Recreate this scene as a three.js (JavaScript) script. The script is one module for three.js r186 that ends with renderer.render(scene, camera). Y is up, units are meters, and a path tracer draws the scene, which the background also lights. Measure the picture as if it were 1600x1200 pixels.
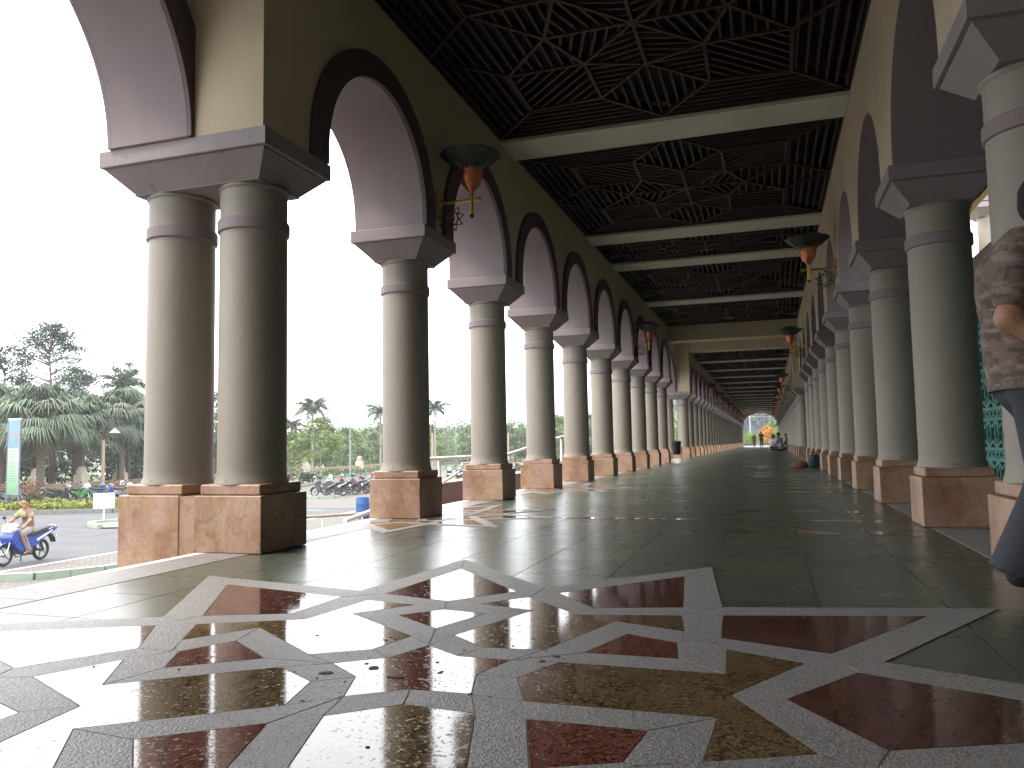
import * as THREE from 'three';
import { mergeGeometries, mergeVertices } from 'three/addons/utils/BufferGeometryUtils.js';
import { RoundedBoxGeometry } from 'three/addons/geometries/RoundedBoxGeometry.js';
import { MarchingCubes } from 'three/addons/objects/MarchingCubes.js';

// ---------------------------------------------------------------- camera, sky, sun, exposure
const scene = new THREE.Scene();
const camera = new THREE.PerspectiveCamera(52.14, 4 / 3, 0.05, 6000);
camera.position.set(0, 0.62, 0);
camera.rotation.order = 'YXZ';
camera.rotation.set(0.078, 0.3147, -0.0176);
const renderer = new THREE.WebGLRenderer({ antialias: true });
renderer.setSize(1024, 768);
renderer.toneMapping = THREE.LinearToneMapping;
renderer.toneMappingExposure = 2.6;
renderer.shadowMap.enabled = true;

function mulberry(a) { return function () { a |= 0; a = a + 0x6D2B79F5 | 0; let t = Math.imul(a ^ a >>> 15, 1 | a); t = t + Math.imul(t ^ t >>> 7, 61 | t) ^ t; return ((t ^ t >>> 14) >>> 0) / 4294967296; }; }
// tileable value noise, u and v in 0..1
function makeNoise(seed) {
  const n = 4096, tab = new Float32Array(n), r = mulberry(seed);
  for (let i = 0; i < n; i++) tab[i] = r();
  const h = (x, y) => tab[(x * 374761 + y * 668265 + (x * y) * 31) & 4095];
  const single = (u, v, p, q) => {
    const x = u * p, y = v * q, xi = Math.floor(x), yi = Math.floor(y);
    let fx = x - xi, fy = y - yi; fx = fx * fx * (3 - 2 * fx); fy = fy * fy * (3 - 2 * fy);
    const a = ((xi % p) + p) % p, b = (a + 1) % p, c = ((yi % q) + q) % q, d = (c + 1) % q;
    return (h(a, c) * (1 - fx) + h(b, c) * fx) * (1 - fy) + (h(a, d) * (1 - fx) + h(b, d) * fx) * fy;
  };
  return { single, fbm: (u, v, p, q = p, o = 5) => { let s = 0, a = 0.5, t = 0; for (let i = 0; i < o; i++) { s += a * single(u, v, p, q); t += a; p *= 2; q *= 2; a *= 0.5; } return s / t; } };
}
const N = makeNoise(7), M2 = makeNoise(91);

{ // overcast sky: bright even cloud, a little brighter overhead
  const w = 256, h = 128, d = new Float32Array(w * h * 4);
  for (let j = 0; j < h; j++) for (let i = 0; i < w; i++) {
    const el = (j + 0.5) / h - 0.5, s = Math.max(0, Math.sin(el * Math.PI));
    const c = N.fbm(i / w, j / h * 0.5, 6, 6, 4);
    const L = el < 0 ? 0.9 : 1.75 + 0.35 * s + 0.4 * (c - 0.5);
    const o = (j * w + i) * 4; d[o] = L * 0.975; d[o + 1] = L * 0.995; d[o + 2] = L * 1.03; d[o + 3] = 1;
  }
  const sky = new THREE.DataTexture(d, w, h, THREE.RGBAFormat, THREE.FloatType);
  sky.mapping = THREE.EquirectangularReflectionMapping; sky.magFilter = sky.minFilter = THREE.LinearFilter; sky.wrapS = THREE.RepeatWrapping; sky.needsUpdate = true;
  scene.background = sky; scene.environment = sky;
}
const sun = new THREE.DirectionalLight(0xfff3e2, 1.5);
sun.position.set(-42, 70, 8); sun.target.position.set(0, 0, -20);
sun.castShadow = true; sun.shadow.radius = 26; sun.shadow.mapSize.set(2048, 2048);
Object.assign(sun.shadow.camera, { left: -110, right: 110, top: 110, bottom: -110, near: 1, far: 300 });
scene.add(sun, sun.target);

// ---------------------------------------------------------------- helpers
const V = (x, y, z) => new THREE.Vector3(x, y, z);
const rnd = mulberry(12345);
const R = (a, b) => a + (b - a) * rnd();
const pick = a => a[Math.floor(rnd() * a.length)];
const taken = {};
function numbered(n) { const k = taken[n] || 0; taken[n] = k + 1; return k ? n + '_' + String(k).padStart(3, '0') : n; }
function tag(o, label, category, group, kind) { if (label) o.userData.label = label; if (category) o.userData.category = category; if (group) o.userData.group = group; if (kind) o.userData.kind = kind; return o; }
function thing(name, label, category, group, pos = [0, 0, 0], turn = 0) { const g = new THREE.Group(); g.name = numbered(name); g.position.set(...pos); g.rotation.y = turn; scene.add(g); return tag(g, label, category, group, 'thing'); }
function mesh(name, geo, mat, parent) { const m = new THREE.Mesh(geo, mat); m.name = parent === scene ? numbered(name) : name; m.castShadow = m.receiveShadow = true; parent.add(m); return m; }
function struct(name, geo, mat) { return tag(mesh(name, geo, mat, scene), null, null, null, 'structure'); }
function copy(o, label, group) { const c = o.clone(); c.userData = { ...o.userData }; c.name = numbered(o.name.replace(/_\d{3}$/, '')); if (label) c.userData.label = label; if (group) c.userData.group = group; scene.add(c); return c; }
const ORD = 'first second third fourth fifth sixth seventh eighth ninth tenth eleventh twelfth thirteenth fourteenth fifteenth sixteenth seventeenth eighteenth nineteenth twentieth'.split(' ');
const ord = n => n <= 20 ? ORD[n - 1] : n < 30 ? 'twenty-' + ORD[n - 21] : n === 30 ? 'thirtieth' : 'thirty-' + ORD[n - 31];
// uv in metres by the face's main direction
function muv(geo, s = 1, ox = 0, oy = 0) {
  let g = geo.index ? geo.toNonIndexed() : geo; g = g.clone(); const p = g.attributes.position; const n = p.count, uv = new Float32Array(n * 2);
  const a = V(), b = V(), c = V();
  for (let i = 0; i < n; i += 3) {
    a.fromBufferAttribute(p, i); b.fromBufferAttribute(p, i + 1); c.fromBufferAttribute(p, i + 2);
    const nn = b.clone().sub(a).cross(c.clone().sub(a)); const ax = Math.abs(nn.x), ay = Math.abs(nn.y), az = Math.abs(nn.z);
    [a, b, c].forEach((q, j) => { let u, w; if (ay >= ax && ay >= az) { u = q.x; w = q.z; } else if (ax > az) { u = q.z; w = q.y; } else { u = q.x; w = q.y; } uv[(i + j) * 2] = u * s + ox; uv[(i + j) * 2 + 1] = w * s + oy; });
  }
  g.setAttribute('uv', new THREE.BufferAttribute(uv, 2)); return g;
}
function strip(g) { let q = g.index ? g.toNonIndexed() : g; for (const k of Object.keys(q.attributes)) if (!['position', 'normal', 'uv', 'color'].includes(k)) q.deleteAttribute(k); if (!q.attributes.uv) q.setAttribute('uv', new THREE.BufferAttribute(new Float32Array(q.attributes.position.count * 2), 2)); if (!q.attributes.normal) q.computeVertexNormals(); return q; }
const join = list => mergeGeometries(list.map(g => strip(g)));
function box(w, h, d, x = 0, y = 0, z = 0, r = 0) { const g = r ? new RoundedBoxGeometry(w, h, d, 2, r) : new THREE.BoxGeometry(w, h, d); return g.translate(x, y, z); }
function cyl(r0, r1, h, x = 0, y = 0, z = 0, seg = 20) { return new THREE.CylinderGeometry(r1, r0, h, seg).translate(x, y, z); }   // r0 bottom, r1 top
function rod(a, b, r, r2 = r, seg = 8) { const A = V(...a), B = V(...b), d = B.clone().sub(A), l = d.length(); const g = new THREE.CylinderGeometry(r2, r, l, seg); g.applyQuaternion(new THREE.Quaternion().setFromUnitVectors(V(0, 1, 0), d.normalize())); return g.translate(...A.add(B).multiplyScalar(0.5).toArray()); }
function bar(a, b, w, h) { const A = V(...a), B = V(...b), d = B.clone().sub(A), l = d.length(); const g = new THREE.BoxGeometry(w, h, l); const m = new THREE.Matrix4().lookAt(A, B, V(0, 1, 0)); g.applyMatrix4(m); return g.translate(...A.add(B).multiplyScalar(0.5).toArray()); }
function tube(pts, r, seg = 24, rs = 8) { return new THREE.TubeGeometry(new THREE.CatmullRomCurve3(pts.map(p => V(...p))), seg, r, rs); }
function lathe(pts, seg = 32) { return new THREE.LatheGeometry(pts.map(p => new THREE.Vector2(p[0], p[1])), seg); }
function poly(pts) { const s = new THREE.Shape(); pts.forEach((p, i) => i ? s.lineTo(p[0], p[1]) : s.moveTo(p[0], p[1])); return s; }

// ---------------------------------------------------------------- textures and materials
const lin2s = c => Math.round(255 * Math.min(1, Math.max(0, c <= 0.0031308 ? c * 12.92 : 1.055 * Math.pow(c, 1 / 2.4) - 0.055)));
function ctex(size, fn, rep = 1) { const d = new Uint8Array(size * size * 4); for (let j = 0; j < size; j++) for (let i = 0; i < size; i++) { const c = fn(i / size, j / size, i, j), o = (j * size + i) * 4; d[o] = lin2s(c[0]); d[o + 1] = lin2s(c[1]); d[o + 2] = lin2s(c[2]); d[o + 3] = 255; } const t = new THREE.DataTexture(d, size, size); t.colorSpace = THREE.SRGBColorSpace; return fin(t, rep); }
function gtex(size, fn, rep = 1) { const d = new Uint8Array(size * size * 4); for (let j = 0; j < size; j++) for (let i = 0; i < size; i++) { const c = Math.round(255 * Math.min(1, Math.max(0, fn(i / size, j / size, i, j)))), o = (j * size + i) * 4; d[o] = d[o + 1] = d[o + 2] = c; d[o + 3] = 255; } return fin(new THREE.DataTexture(d, size, size), rep); }
function fin(t, rep) { t.wrapS = t.wrapT = THREE.RepeatWrapping; t.magFilter = THREE.LinearFilter; t.minFilter = THREE.LinearMipmapLinearFilter; t.generateMipmaps = true; t.repeat.set(rep, rep); t.needsUpdate = true; return t; }
const mix = (a, b, t) => a.map((v, i) => v + (b[i] - v) * t);
const std = (color, roughness, extra = {}) => { const m = new THREE.MeshStandardMaterial({ roughness, ...extra }); if (color) m.color.setRGB(...color); return m; };
const speck = mulberry(55);
// granite: grains in several tones
function granite(size, tones, grain, seed) { const n = makeNoise(seed); return ctex(size, (u, v) => { const a = n.single(u, v, grain, grain), b = n.single(u + 0.37, v + 0.11, grain * 2, grain * 2), c = n.fbm(u, v, 8, 8, 3); let t = a * 0.55 + b * 0.45 + (c - 0.5) * 0.3; t = (t - 0.5) * 2.2 + 0.5; const k = Math.min(tones.length - 1.001, Math.max(0, t * (tones.length - 1))); const i = Math.floor(k); return mix(tones[i], tones[i + 1], k - i).map(x => x * (0.9 + 0.2 * speck())); }); }
const fineBump = gtex(512, (u, v) => 0.6 * N.fbm(u, v, 64, 64, 3) + 0.4 * M2.fbm(u, v, 16, 16, 3));
const pitRough = gtex(512, (u, v) => { const a = N.fbm(u, v, 70, 70, 3); return 0.10 + Math.min(0.6, Math.max(0, (a - 0.66) * 8)) + 0.06 * M2.fbm(u, v, 6, 6, 4); });
const M = {};
function graniteMat(tones, seed, rough) { const m = new THREE.MeshPhysicalMaterial({ map: granite(512, tones, 64, seed), roughness: rough }); m.map.repeat.set(2.1, 2.1); return m; }
M.redStone = graniteMat([[0.016, 0.009, 0.008], [0.055, 0.019, 0.014], [0.125, 0.042, 0.028], [0.045, 0.024, 0.020]], 21, 0.5);
M.goldStone = graniteMat([[0.026, 0.020, 0.013], [0.10, 0.062, 0.027], [0.19, 0.118, 0.05], [0.085, 0.065, 0.043]], 22, 0.5);
M.brickStone = graniteMat([[0.03, 0.014, 0.012], [0.12, 0.036, 0.024], [0.20, 0.066, 0.042], [0.09, 0.045, 0.036]], 25, 0.5);
for (const m of [M.redStone, M.goldStone, M.brickStone]) { m.roughnessMap = pitRough.clone(); m.roughnessMap.repeat.set(1.4, 1.4); m.roughness = 0.42; m.bumpMap = fineBump.clone(); m.bumpMap.repeat.set(5, 5); m.bumpScale = 0.00006; m.ior = 1.56; }
M.greyStone = graniteMat([[0.12, 0.111, 0.105], [0.20, 0.187, 0.176], [0.27, 0.255, 0.243], [0.165, 0.153, 0.145]], 23, 0.55); M.greyStone.map.repeat.set(3, 3);
M.greyStone.bumpMap = gtex(512, (u, v) => 0.65 * N.fbm(u, v, 90, 90, 2) + 0.35 * M2.fbm(u, v, 36, 36, 3)); M.greyStone.bumpMap.repeat.set(2.5, 2.5); M.greyStone.bumpScale = 0.0030; M.greyStone.roughness = 0.5;
const slateCol = ctex(512, (u, v) => { const a = N.fbm(u, v, 5, 8, 6), b = M2.fbm(u, v, 5, 5, 4), s = 0; return mix([0.046, 0.054, 0.040], [0.078, 0.090, 0.066], a * 0.7 + b * 0.4 + s); });
const slateRough = gtex(512, (u, v) => { const s = Math.max(0, N.fbm(u + 0.5, v, 9, 16, 4) - 0.62) * 1.2; return 0.40 + 0.08 * N.fbm(u, v, 4, 6, 5) + 0.04 * M2.fbm(u, v, 20, 20, 2); });
const slateBump = gtex(512, (u, v) => N.fbm(u, v, 7, 10, 6));
M.slate = [0, 1, 2, 3].map(i => { const m = new THREE.MeshPhysicalMaterial({ map: slateCol.clone(), roughnessMap: slateRough.clone(), roughness: 0.62, bumpMap: slateBump.clone(), bumpScale: 0.00003, ior: 1.52 }); m.color.setRGB(...[[1, 1, 1], [0.86, 0.9, 0.9], [1.1, 1.08, 1.0], [0.95, 1.03, 1.0]][i]); for (const k of ['map', 'roughnessMap', 'bumpMap']) { m[k].repeat.set(1.1, 1.1); m[k].offset.set(i * 0.27, i * 0.41); } return m; });
M.grout = std([0.36, 0.35, 0.32], 0.9);
M.whiteEdge = std([0.62, 0.61, 0.58], 0.5, { bumpMap: fineBump, bumpScale: 0.0006 });
const plasterBump = gtex(512, (u, v) => 0.5 * N.fbm(u, v, 48, 48, 3) + 0.5 * M2.fbm(u, v, 12, 12, 4));
function plaster(c, rough, spots, seed, bump = 0.002) { const n = makeNoise(seed); const t = ctex(512, (u, v) => { const a = n.fbm(u, v, 4, 4, 5), b = n.fbm(u + 0.3, v, 18, 6, 4), d = n.single(u, v, 60, 60) * n.single(u, v, 23, 23); return c.map(x => x * (0.86 + 0.28 * a) * (0.95 + 0.1 * b) * (d > 0.8 ? 1 - spots : 1)); }); t.repeat.set(0.5, 0.5); const bm = plasterBump.clone(); bm.repeat.set(0.9, 0.9); return new THREE.MeshStandardMaterial({ map: t, roughness: rough, bumpMap: bm, bumpScale: bump }); }
M.cream = plaster([0.43, 0.355, 0.245], 0.8, 0.12, 31);
M.mauve = plaster([0.205, 0.162, 0.167], 0.75, 0.1, 32);
M.mauveStone = plaster([0.225, 0.188, 0.19], 0.7, 0.3, 35, 0.004);
M.taupe = plaster([0.225, 0.198, 0.162], 0.62, 0.25, 33, 0.0022);
M.darkBand = plaster([0.06, 0.036, 0.038], 0.6, 0.1, 34);
M.beam = plaster([0.50, 0.48, 0.40], 0.6, 0.05, 36, 0.0008);
M.pinkWall = plaster([0.5, 0.33, 0.26], 0.8, 0.1, 37);
{ const n = makeNoise(41);
  const t = ctex(1024, (u, v) => { const w = n.fbm(u, v, 3, 3, 4), a = n.fbm(u + w * 0.15, v + w * 0.2, 5, 4, 6), b = n.fbm(u, v + 0.5, 9, 9, 4), vein = Math.abs(n.fbm(u + w * 0.2, v, 5, 3, 5) - 0.5); let c = mix([0.21, 0.105, 0.052], [0.36, 0.235, 0.14], Math.min(1, Math.max(0, (a - 0.32) * 2.6))); c = mix(c, [0.29, 0.17, 0.13], Math.min(0.8, Math.max(0, (b - 0.5) * 3))); c = mix(c, [0.17, 0.08, 0.042], 0.4 * Math.exp(-vein * vein * 2500)); c = mix(c, [0.40, 0.31, 0.22], Math.min(0.28, Math.max(0, (0.46 - b) * 2.5))); const fg = n.fbm(u, v + 0.2, 60, 60, 3), pk = n.fbm(u + 0.6, v + 0.1, 5, 5, 4); c = mix(c, [0.33, 0.21, 0.175], Math.min(0.7, Math.max(0, (pk - 0.5) * 3.5))); c = c.map(x => x * (0.82 + 0.36 * fg)); return c.map(x => x * (0.93 + 0.14 * n.single(u, v, 200, 200))); });
  M.sandstone = [0, 1, 2].map(i => { const m = new THREE.MeshStandardMaterial({ map: t.clone(), roughness: 0.42, bumpMap: plasterBump.clone(), bumpScale: 0.0015 }); m.map.repeat.set(0.9, 0.9); m.map.offset.set(i * 0.37, i * 0.21); m.color.setRGB(...[[1, 1, 1], [0.93, 0.9, 0.88], [1.03, 1, 0.93]][i]); return m; }); }
{ const n = makeNoise(42); const wood = (c0, c1, s) => { const t = ctex(512, (u, v) => mix(c0, c1, n.fbm(u, v, 40, 3, 4))); t.repeat.set(s, s); return t; };
  M.slat = [0, 1].map(i => std(i ? [0.8, 0.75, 0.75] : [1, 1, 1], 0.55, { map: wood([0.020, 0.008, 0.006], [0.042, 0.017, 0.012], 1.4) }));
  M.backing = std([0.012, 0.006, 0.005], 0.8); }
const metalBump = gtex(256, (u, v) => N.fbm(u, v, 18, 18, 3));
M.copper = new THREE.MeshStandardMaterial({ metalness: 0.9, roughness: 0.38, bumpMap: metalBump, bumpScale: 0.004, map: ctex(256, (u, v) => mix([0.62, 0.22, 0.11], [0.42, 0.14, 0.075], M2.fbm(u, v, 6, 6, 4))) });
M.brass = new THREE.MeshStandardMaterial({ metalness: 0.9, roughness: 0.35 }); M.brass.color.setRGB(0.50, 0.33, 0.10);
M.patina = new THREE.MeshStandardMaterial({ metalness: 0.35, roughness: 0.55, map: ctex(256, (u, v) => { const a = M2.fbm(u, v, 10, 10, 5); return a > 0.58 ? [0.075, 0.11, 0.095] : mix([0.018, 0.024, 0.021], [0.045, 0.062, 0.054], a); }), side: THREE.DoubleSide });
M.iron = std([0.06, 0.045, 0.04], 0.5, { metalness: 0.5 });
M.teal = std([0.10, 0.30, 0.26], 0.5);
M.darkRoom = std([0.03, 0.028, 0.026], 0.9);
M.white = std([0.75, 0.75, 0.73], 0.45);
M.steel = new THREE.MeshStandardMaterial({ metalness: 0.85, roughness: 0.28 }); M.steel.color.setRGB(0.62, 0.62, 0.63);
M.black = std([0.014, 0.014, 0.016], 0.62); M.rubber = std([0.025, 0.024, 0.023], 0.85);
const asph = ctex(512, (u, v) => { const a = N.fbm(u, v, 5, 5, 5), b = M2.single(u, v, 128, 128); return [0.075, 0.075, 0.08].map(x => x * (0.72 + 0.45 * a) * (0.85 + 0.3 * b)); });
M.asphalt = std(null, 0.9, { map: asph, bumpMap: fineBump.clone(), bumpScale: 0.004 }); asph.repeat.set(0.22, 0.22);
M.kerb = std(null, 0.8, { map: ctex(256, (u, v) => mix([0.17, 0.23, 0.17], [0.30, 0.34, 0.28], N.fbm(u, v, 8, 8, 4))) });
M.kerbGrey = std(null, 0.85, { map: ctex(256, (u, v) => mix([0.11, 0.12, 0.10], [0.20, 0.20, 0.18], N.fbm(u, v, 8, 8, 4))) });
{ // block paving, seen from 15 m and more: blocks 0.2 x 0.1 m in running bond
  const P = (u, v) => { const row = Math.floor(v * 20), x = (u * 10 + (row & 1 ? 0.5 : 0)) % 1, y = (v * 20) % 1; return [x < 0.05 || x > 0.95 || y < 0.08 || y > 0.92, Math.floor(u * 10 + (row & 1 ? 0.5 : 0)) % 10, row]; };
  const t = ctex(512, (u, v) => { const [j, a, b] = P(u, v); if (j) return [0.05, 0.048, 0.042]; const k = 0.75 + 0.5 * N.single(a / 10 + 0.01, b / 20 + 0.013, 37, 41); const w = N.fbm(u, v, 4, 4, 4); return mix([0.105, 0.096, 0.086], [0.14, 0.125, 0.105], w).map(x => x * k); });
  t.repeat.set(0.5, 0.5); const bm = gtex(512, (u, v) => P(u, v)[0] ? 0 : 1); bm.repeat.set(0.5, 0.5);
  M.pavers = std(null, 0.85, { map: t, bumpMap: bm, bumpScale: 0.004 }); }
M.grass = std(null, 0.95, { map: ctex(512, (u, v) => mix([0.045, 0.075, 0.018], [0.10, 0.12, 0.035], N.fbm(u, v, 12, 12, 5))) }); M.grass.map.repeat.set(0.15, 0.15);
M.earth = std(null, 0.95, { map: ctex(512, (u, v) => mix([0.05, 0.08, 0.025], [0.12, 0.12, 0.06], N.fbm(u, v, 10, 10, 6))) }); M.earth.map.repeat.set(0.01, 0.01);
M.peach = plaster([0.34, 0.245, 0.18], 0.8, 0.2, 38);
M.redGranite = graniteMat([[0.10, 0.045, 0.035], [0.20, 0.10, 0.08], [0.30, 0.17, 0.14], [0.14, 0.09, 0.08]], 24, 0.4);
M.bark = std(null, 0.9, { map: ctex(256, (u, v) => mix([0.06, 0.045, 0.03], [0.17, 0.13, 0.095], N.fbm(u, v, 20, 5, 4))) });
M.paleBark = std(null, 0.9, { map: ctex(256, (u, v) => mix([0.18, 0.16, 0.13], [0.32, 0.29, 0.24], N.fbm(u, v, 5, 20, 4))) });
const leafMat = (c) => { const m = new THREE.MeshStandardMaterial({ vertexColors: true, side: THREE.DoubleSide, roughness: 0.75 }); m.color.setRGB(...c); return m; };
M.leaf = leafMat([1.2, 1.2, 1.2]);

// ---------------------------------------------------------------- building layout (metres; floor at y = 0, the arcade runs towards -z)
const S = 2.2237, Z0 = -6.51, XL = -3.14, XR = 1.245, WH = 0.325, CEIL = 4.09, CAP = 2.563, GY = -2.3;
const zk = k => Z0 - k * S;
const END = 41, ZEND = zk(END) - 0.4;

// ---- floor -------------------------------------------------------------
const starC = [-0.955, -2.045];
const TILE = 0.448, tx0 = -0.294 - 6 * TILE, tz0 = -4.16 + 12 * TILE;
{
  const base = struct('corridor_floor', muv(box(6.5, 0.5, 110, -0.11, -0.2575, -47)), M.grout);
  const pieces = base;
    const tileGeo = []; for (let i = 0; i < 6; i++) tileGeo.push(muv(box(TILE - 0.005, 0.014, TILE - 0.005), 1, i * 0.613, i * 0.377));
  const rest = [[], [], [], []]; let n = 0;
  const all = [];
  for (let j = -18; j < 230; j++) for (let i = 0; i < 9; i++) {
    const x = tx0 + (i + 0.5) * TILE, z = tz0 - (j + 0.5) * TILE; if (z < ZEND) continue; if (Math.hypot(x - starC[0], z - starC[1]) < 0.95) continue;
    const vx = x * Math.cos(0.3147) - z * Math.sin(0.3147) * 1, fwd = -Math.sin(0.3147) * x - Math.cos(0.3147) * z, side = Math.cos(0.3147) * x - Math.sin(0.3147) * z;
    const seen = fwd > 0.9 && Math.abs(side / fwd) < 0.75;
    all.push([x, z, seen, fwd]);
  }
  all.sort((a, b) => (b[2] - a[2]) || (a[3] - b[3]));
  all.forEach(([x, z, seen, fwd]) => {
    const m = Math.floor(rnd() * 4), y = -0.0095 + R(-0.0003, 0.0003);
    if (seen && n < 290) { n++; const t = mesh('floor_tile', tileGeo[Math.floor(rnd() * 6)], M.slate[m], pieces); t.position.set(x, y, z); t.rotation.set(R(-0.0002, 0.0002), rnd() < 0.5 ? 0 : Math.PI, R(-0.0002, 0.0002)); }
    else rest[m].push(muv(box(TILE - 0.005, 0.014, TILE - 0.005), 1, rnd(), rnd()).translate(x, y, z));
  });
  rest.forEach((l, i) => { const r = mesh('floor_tiles', mergeGeometries(l), M.slate[i], base); r.userData.kind = 'stuff'; });
  // border strips: grey granite slabs and pale edge
  const slab = (x0, x1, z1, z2, mat, name) => { const g = muv(box(x1 - x0 - 0.004, 0.02, z1 - z2 - 0.004, (x0 + x1) / 2, -0.0105, (z1 + z2) / 2)); mesh(name, g, mat, base); };
  for (let j = 0; j < 26; j++) { const a = 1 - j * 1.2; slab(-3.285, tx0 + 0.002, a, a - 1.2, M.greyStone, 'border_slab'); slab(-3.36, -3.287, a, a - 1.2, M.whiteEdge, 'edge_slab'); slab(tx0 + 9 * TILE, 2.26, a, a - 1.2, M.greyStone, 'border_slab'); }
  slab(-3.285, tx0 + 0.002, -30.2, ZEND, M.greyStone, 'border_slab'); slab(-3.36, -3.287, -30.2, ZEND, M.whiteEdge, 'edge_slab'); slab(tx0 + 9 * TILE, 2.26, -30.2, ZEND, M.greyStone, 'border_slab');
}
// ---- inlaid ten-pointed stars of granite -------------------------------
const pol = (c, r, deg, s) => [c[0] + s * r * Math.sin(deg * Math.PI / 180), c[1] - s * r * Math.cos(deg * Math.PI / 180)];
function inset(pts, d) { // pts in x,z ; either winding
  let A = 0; pts.forEach((p, i) => { const q = pts[(i + 1) % pts.length]; A += p[0] * q[1] - q[0] * p[1]; }); const sg = A > 0 ? 1 : -1, n = pts.length, L = [];
  for (let i = 0; i < n; i++) { const p = pts[i], q = pts[(i + 1) % n], dx = q[0] - p[0], dz = q[1] - p[1], l = Math.hypot(dx, dz); const nx = -dz / l * sg, nz = dx / l * sg; L.push([p[0] + nx * d, p[1] + nz * d, dx / l, dz / l]); }
  return pts.map((_, i) => { const a = L[(i + n - 1) % n], b = L[i]; const cr = a[2] * b[3] - a[3] * b[2]; if (Math.abs(cr) < 1e-4) return [b[0], b[1]]; const t = ((b[0] - a[0]) * b[3] - (b[1] - a[1]) * b[2]) / cr; return [a[0] + a[2] * t, a[1] + a[3] * t]; });
}
function slabPoly(pts, y0, y1) { const g = new THREE.ExtrudeGeometry(poly(pts.map(p => [p[0], -p[1]])), { depth: y1 - y0, bevelEnabled: false }); g.rotateX(-Math.PI / 2); g.translate(0, y0, 0); const q = g.attributes.uv; return muv(g, 1, rnd() * 3, rnd() * 3); }
function star(label, c, s, red, gold, clip, rot = 0, gap = 0.0018, inner = red) {
  const g = thing('floor_star', label, 'floor inlay', null, [0, 0, 0]);
  const P = (r, a) => pol(c, r, a + rot, s);
  const put = (name, pts, mat) => { if (clip && !pts.every(clip)) return; mesh(name, slabPoly(inset(pts, gap), -0.003, 0.001 + R(-0.0003, 0.0003)), mat, g); };
  const outline = []; for (let k = 0; k < 10; k++) { outline.push(P(1.295, 36 * k), P(2.12, 36 * k + 18)); }
  if (!clip) mesh('grout_bed', slabPoly(outline, -0.012, -0.0012), M.grout, g);
  else for (let k = 0; k < 10; k++) { const t = [P(0.3, 36 * k), P(1.295, 36 * k), P(2.12, 36 * k + 18), P(1.295, 36 * k + 36), P(0.3, 36 * k + 36)]; if (t.every(clip)) mesh('grout_bed', slabPoly(t, -0.012, -0.0012), M.grout, g); }
  for (let k = 0; k < 10; k++) {
    const a = 36 * k, h = a + 18;
    put('granite_kite', [P(1.80, h), P(1.19, h + 13.5), P(0.97, h), P(1.19, h - 13.5)], red);
    put('granite_band', [P(2.13, h), P(1.80, h), P(1.19, h - 13.5), P(1.185, a), P(1.30, a)], M.greyStone);
    put('granite_band', [P(2.13, h), P(1.80, h), P(1.19, h + 13.5), P(1.185, a + 36), P(1.30, a + 36)], M.greyStone);
    put('granite_band', [P(1.185, a), P(1.19, h - 13.5), P(0.97, h), P(0.84, h), P(1.075, a)], M.greyStone);
    put('granite_band', [P(1.185, a + 36), P(1.19, h + 13.5), P(0.97, h), P(0.84, h), P(1.075, a + 36)], M.greyStone);
  }
  for (let k = 0; k < 5; k++) {
    const x = 54 + 72 * k, q = 18 + 72 * k;
    put('granite_kite', [P(0.812, x), P(0.742, x + 12.5), P(0.50, x), P(0.742, x - 12.5)], inner);
    for (const e of [-1, 1]) {
      put('granite_band', [P(0.838, x), P(0.918, x + e * 7.6), P(0.838, x + e * 24), P(0.742, x + e * 12.5), P(0.812, x)], M.greyStone);
      put('granite_band', [P(0.838, x + e * 24), P(0.403, x + e * 10), P(0.272, x), P(0.50, x), P(0.742, x + e * 12.5)], M.greyStone);
      put('granite_band', [P(0.272, x), P(0.403, x + e * 10), P(0.29, x + e * 36), P(0.172, x + e * 36)], M.greyStone);
    }
    put('granite_field', [P(0.29, q), P(0.403, q + 26), P(0.838, q + 12), P(0.918, q + 28.4), P(1.075, q + 18), P(0.84, q), P(1.075, q - 18), P(0.918, q - 28.4), P(0.838, q - 12), P(0.403, q - 26)], gold);
  }
  const cs = []; for (let k = 0; k < 5; k++) { cs.push(P(0.172, 18 + 72 * k), P(0.272, 54 + 72 * k)); }
  put('granite_star', cs, inner);
  return g;
}
star('large ten-pointed star of polished red and gold granite inlaid in the near floor', starC, 1, M.redStone, M.goldStone, null, 0, 0.0018, M.brickStone);
for (const k of [0, 2]) star(k ? 'half star of gold granite on the floor before the third single left column' : 'half star of gold granite on the floor around the first single left column', [-3.12, zk(k) - 0.02], 0.667, M.goldStone, M.goldStone, p => p[0] > -3.28, 0, 0.0015);
// gold bands crossing the corridor and triangular gold insets
for (const k of [0, 2, 4, 6]) {
  const z = zk(k) - 0.03, t = thing('floor_band', k ? `thin gold granite band across the floor at the ${ord(k + 1)} single columns` : 'thin gold granite band across the floor at the first single columns', 'floor inlay', 'gold bands across the floor');
  for (let x = -1.66; x < 0.95; x += TILE) mesh('band_strip', slabPoly(inset([[x, z - 0.05], [x + TILE, z - 0.05], [x + TILE, z + 0.05], [x, z + 0.05]], 0.0015), -0.004, 0.0005), M.goldStone, t);
  for (const s of [-1, 1]) for (let i = 0; i < 3; i++) { const x0 = tx0 + (6 + i) * TILE, a = z + s * 0.92, b = z + s * 0.64; mesh('triangle_inset', slabPoly([[x0 + 0.003, a - s * 0.02], [x0 + 0.32, a], [x0 + 0.003, b]], -0.004, 0.0004), M.goldStone, t); }
}
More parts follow.
